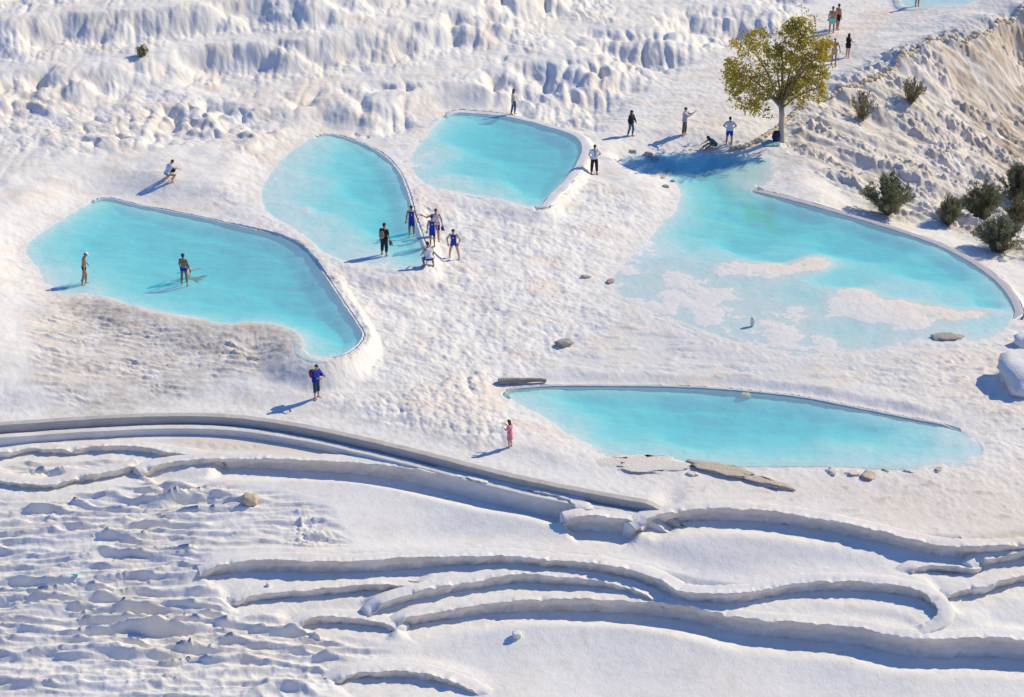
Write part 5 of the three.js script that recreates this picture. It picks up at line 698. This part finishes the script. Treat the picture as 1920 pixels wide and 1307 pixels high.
{ // kerb of rough stones along the walkway
  const g = new THREE.Group(), V = [0, 1, 2, 3, 4].map((i) => rockGeo(0.16 + 0.03 * i, 0.13, 0.13 + 0.015 * i, 60 + i * 7, 0.35, 1)), M = [rockMat([0.6, 0.5, 0.36]), rockMat([0.68, 0.6, 0.47]), rockMat([0.5, 0.41, 0.3]), rockMat([0.74, 0.7, 0.62])];
  const c = [[1372, 280], [1400, 274], [1425, 262], [1452, 245], [1480, 222], [1530, 190], [1580, 168], [1640, 145], [1700, 122], [1760, 98], [1820, 76], [1880, 52], [1940, 28]].map(([x, y]) => footing(x, y, 2.2)), L = smoothLine(c, false, 0.27), o = L[0].clone();
  L.forEach((p, i) => { const h = ground(p.x, p.z), m = part(g, 'stone', V[i % 5], M[floor(rnd() * 4)]); m.position.set(p.x - o.x, h - o.y + 0.06, p.z - o.z + 0.05 * gauss()); m.rotation.set(0.3 * gauss(), rnd() * 6, 0.3 * gauss()); m.scale.setScalar(0.8 + 0.4 * rnd()); });
  g.position.copy(o); add(g, 'stone_kerb'); tag(g, 'line of rough ochre stones edging the walkway from the tree to the right edge', 'kerb');
}
function bag(name, parts, pos, turn, label, category = 'backpack') { const g = new THREE.Group(); for (const [n, geo, c, p, r] of parts) { const m = part(g, n, geo, new THREE.MeshStandardMaterial({ color: new THREE.Color(...c), roughness: 0.85 })); m.position.set(...p); if (r) m.rotation.set(...r); } g.position.copy(pos); g.rotation.y = turn; add(g, name); tag(g, label, category); return g; }
const soft = (x, y, z, s = 1) => rockGeo(x, y, z, s, 0.08, 2);
function worn(who, off, parts, label) { const p = scene.children.filter((o) => o.userData.label?.startsWith(who))[0]; p.updateMatrixWorld(); const v = new THREE.Vector3(...off).applyMatrix4(p.matrixWorld); return bag('backpack', parts, v, p.rotation.y, label); }
const strap = (s) => tube([[0.08 * s, 0.17, 0.06], [0.11 * s, 0.24, 0.14], [0.12 * s, 0.2, 0.27], [0.12 * s, 0.05, 0.3], [0.11 * s, -0.12, 0.2], [0.09 * s, -0.15, 0.06]].map((q) => new THREE.Vector3(...q)), [0.016, 0.016, 0.016, 0.016, 0.016, 0.016], 6, () => [1, 1, 1]);
worn('barefoot person in black', [0, 1.2, -0.21], [['bag_body', soft(0.15, 0.22, 0.09), [0.26, 0.2, 0.14], [0, 0, 0]], ['front_pocket', soft(0.11, 0.1, 0.05, 2), [0.3, 0.24, 0.17], [0, -0.07, -0.075]], ['strap', strap(1), [0.1, 0.08, 0.06], [0, 0, 0]], ['strap', strap(-1), [0.1, 0.08, 0.06], [0, 0, 0]]], 'khaki backpack on the back of the person in black shirt');
worn('person in blue hoodie', [0, 1.17, -0.25], [['bag_body', soft(0.14, 0.2, 0.11), [0.42, 0.03, 0.04], [0, 0, 0]], ['front_pocket', soft(0.11, 0.1, 0.05, 2), [0.7, 0.6, 0.56], [0, 0.06, -0.09]], ['bag_top', soft(0.12, 0.05, 0.09, 3), [0.03, 0.02, 0.02], [0, 0.17, 0]], ['strap', strap(1), [0.03, 0.02, 0.02], [0, 0, 0.02]], ['strap', strap(-1), [0.03, 0.02, 0.02], [0, 0, 0.02]]], 'red and black backpack worn by the person in blue hoodie');
const handOf = (who, k) => { const p = scene.children.filter((o) => o.userData.label?.startsWith(who))[0], S = p.userData.S; p.updateMatrixWorld(); return new THREE.Vector3(...v3.add(S['arm' + k][2], S['arm' + k][3], 0.09)).applyMatrix4(p.matrixWorld); };
const sole = () => { const g = rockGeo(0.05, 0.018, 0.13, 5, 0.05, 2); return g; };
function sandals(pos, c, label) { bag('sandals', [['sandal', sole(), c, [-0.03, -0.12, 0], [1.3, 0, 0.2]], ['sandal', sole(), c, [0.04, -0.13, 0.02], [1.25, 0.3, -0.2]], ['strap', new THREE.TorusGeometry(0.045, 0.008, 6, 14), c, [-0.03, -0.05, 0.01], [0.4, 0, 0]], ['strap', new THREE.TorusGeometry(0.045, 0.008, 6, 14), c, [0.04, -0.06, 0.02], [0.4, 0.3, 0]]], pos, 0.4, label, 'sandals'); }
sandals(handOf('barefoot person in black', 'R'), [0.09, 0.085, 0.08], 'pair of grey sandals carried by the person in black shirt');
sandals(handOf('person in white singlet stretching', 'L'), [0.01, 0.03, 0.2], 'pair of blue sandals carried by the person in white singlet');
bag('handbag', [['bag_body', soft(0.17, 0.2, 0.1), [0.012, 0.012, 0.014], [0, -0.22, 0]], ['handle', new THREE.TorusGeometry(0.1, 0.012, 6, 18), [0.012, 0.012, 0.014], [0, 0, 0]]], handOf('bare chested person in black', 'L'), 0.6, 'dark bag hanging from the hand of the person in black shorts', 'bag');
{ const p = footing(325, 333, 2.8); bag('shoulder_bag', [['bag_body', soft(0.16, 0.13, 0.07), [0.014, 0.016, 0.022], [0, 0, 0]], ['flap', soft(0.155, 0.07, 0.075, 4), [0.02, 0.022, 0.03], [0, 0.06, 0.01]], ['strap', tube([[-0.14, 0.08, 0], [-0.16, 0.25, 0.02], [-0.18, 0.42, 0.05]].map((q) => new THREE.Vector3(...q)), [0.012, 0.012, 0.012], 6, () => [1, 1, 1]), [0.014, 0.016, 0.022], [0, 0, 0]]], p.setY(p.y + 0.42), 0.3, 'black shoulder bag at the hip of the crouching person', 'bag'); }
{ const p = footing(1298, 238, 2.1); const q = scene.children.filter((o) => o.userData.label?.startsWith('person in striped'))[0]; q.updateMatrixWorld(); const v = new THREE.Vector3(0.2, 0.92, 0).applyMatrix4(q.matrixWorld); bag('shoulder_bag', [['bag_body', soft(0.13, 0.12, 0.06), [0.012, 0.012, 0.014], [0, 0, 0]], ['strap', tube([[-0.1, 0.08, 0], [-0.12, 0.3, 0.04], [-0.14, 0.5, 0.02]].map((k) => new THREE.Vector3(...k)), [0.01, 0.01, 0.01], 6, () => [1, 1, 1]), [0.012, 0.012, 0.014], [0, 0, 0]]], v, 1.2, 'black shoulder bag at the hip of the person in striped shirt', 'bag'); }
{ const v = handOf('person in striped', 'L'); bag('phone', [['case', new THREE.BoxGeometry(0.075, 0.15, 0.012), [0.5, 0.12, 0.1], [0, 0.06, 0]], ['screen', new THREE.BoxGeometry(0.066, 0.138, 0.004), [0.02, 0.02, 0.025], [0, 0.06, -0.0075]]], v, 1.2, 'red phone held up by the person in striped shirt', 'phone'); }
{ const p = footing(1455, 264, 1.9); bag('backpack', [['bag_body', soft(0.26, 0.32, 0.2), [0.018, 0.03, 0.07], [0, 0.28, 0]], ['front_pocket', soft(0.18, 0.14, 0.09, 2), [0.03, 0.045, 0.09], [0, 0.18, 0.17]], ['bag_top', soft(0.2, 0.07, 0.15, 3), [0.012, 0.018, 0.04], [0, 0.55, 0]]], p, 0.2, 'dark blue backpack standing at the foot of the tree');
  const t = footing(1446, 268, 1.9), sh = new THREE.PlaneGeometry(1.0, 0.7, 24, 16); sh.rotateX(-PI / 2); const q = sh.attributes.position; for (let i = 0; i < q.count; i++) q.setY(i, 0.05 + 0.05 * abs(noise(q.getX(i) * 4, q.getZ(i) * 4 + 3)) + ground(t.x + q.getX(i), t.z + q.getZ(i)) - t.y); sh.computeVertexNormals(); const m = new THREE.Mesh(sh, new THREE.MeshStandardMaterial({ color: new THREE.Color(0.25, 0.45, 0.5), roughness: 0.95, side: THREE.DoubleSide })); m.position.copy(t); add(m, 'towel'); tag(m, 'pale blue towel spread beside the backpack at the tree foot', 'towel'); }
{ const p = footing(146, 1081, 0.4); bag('plastic_bottle', [['bottle', new THREE.LatheGeometry([[0.001, 0], [0.04, 0.005], [0.045, 0.03], [0.043, 0.15], [0.03, 0.2], [0.016, 0.22], [0.016, 0.24]].map(([a, b]) => new THREE.Vector2(a, b)), 14), [0.05, 0.42, 0.5], [0, 0.06, 0], [0, 0, 1.2]], ['cap', new THREE.CylinderGeometry(0.019, 0.019, 0.022, 12), [0.02, 0.3, 0.45], [-0.235, 0.145, 0], [0, 0, 1.2]]], p, 0.4, 'crushed turquoise plastic bottle lying on the ribbed mound', 'bottle');
  const c = footing(139, 1087, 0.4); bag('plastic_cup', [['cup', new THREE.LatheGeometry([[0.001, 0], [0.03, 0], [0.042, 0.1], [0.045, 0.1]].map(([a, b]) => new THREE.Vector2(a, b)), 14), [0.7, 0.75, 0.78], [0, 0.05, 0], [1.2, 0, 0.3]], ['lid', new THREE.CylinderGeometry(0.046, 0.046, 0.01, 14), [0.8, 0.82, 0.85], [-0.03, 0.09, 0.095], [1.2, 0, 0.3]]], c, 0.9, 'white plastic cup beside the turquoise bottle', 'cup'); }
for (const o of scene.children) delete o.userData.S;
renderer.render(scene, camera);
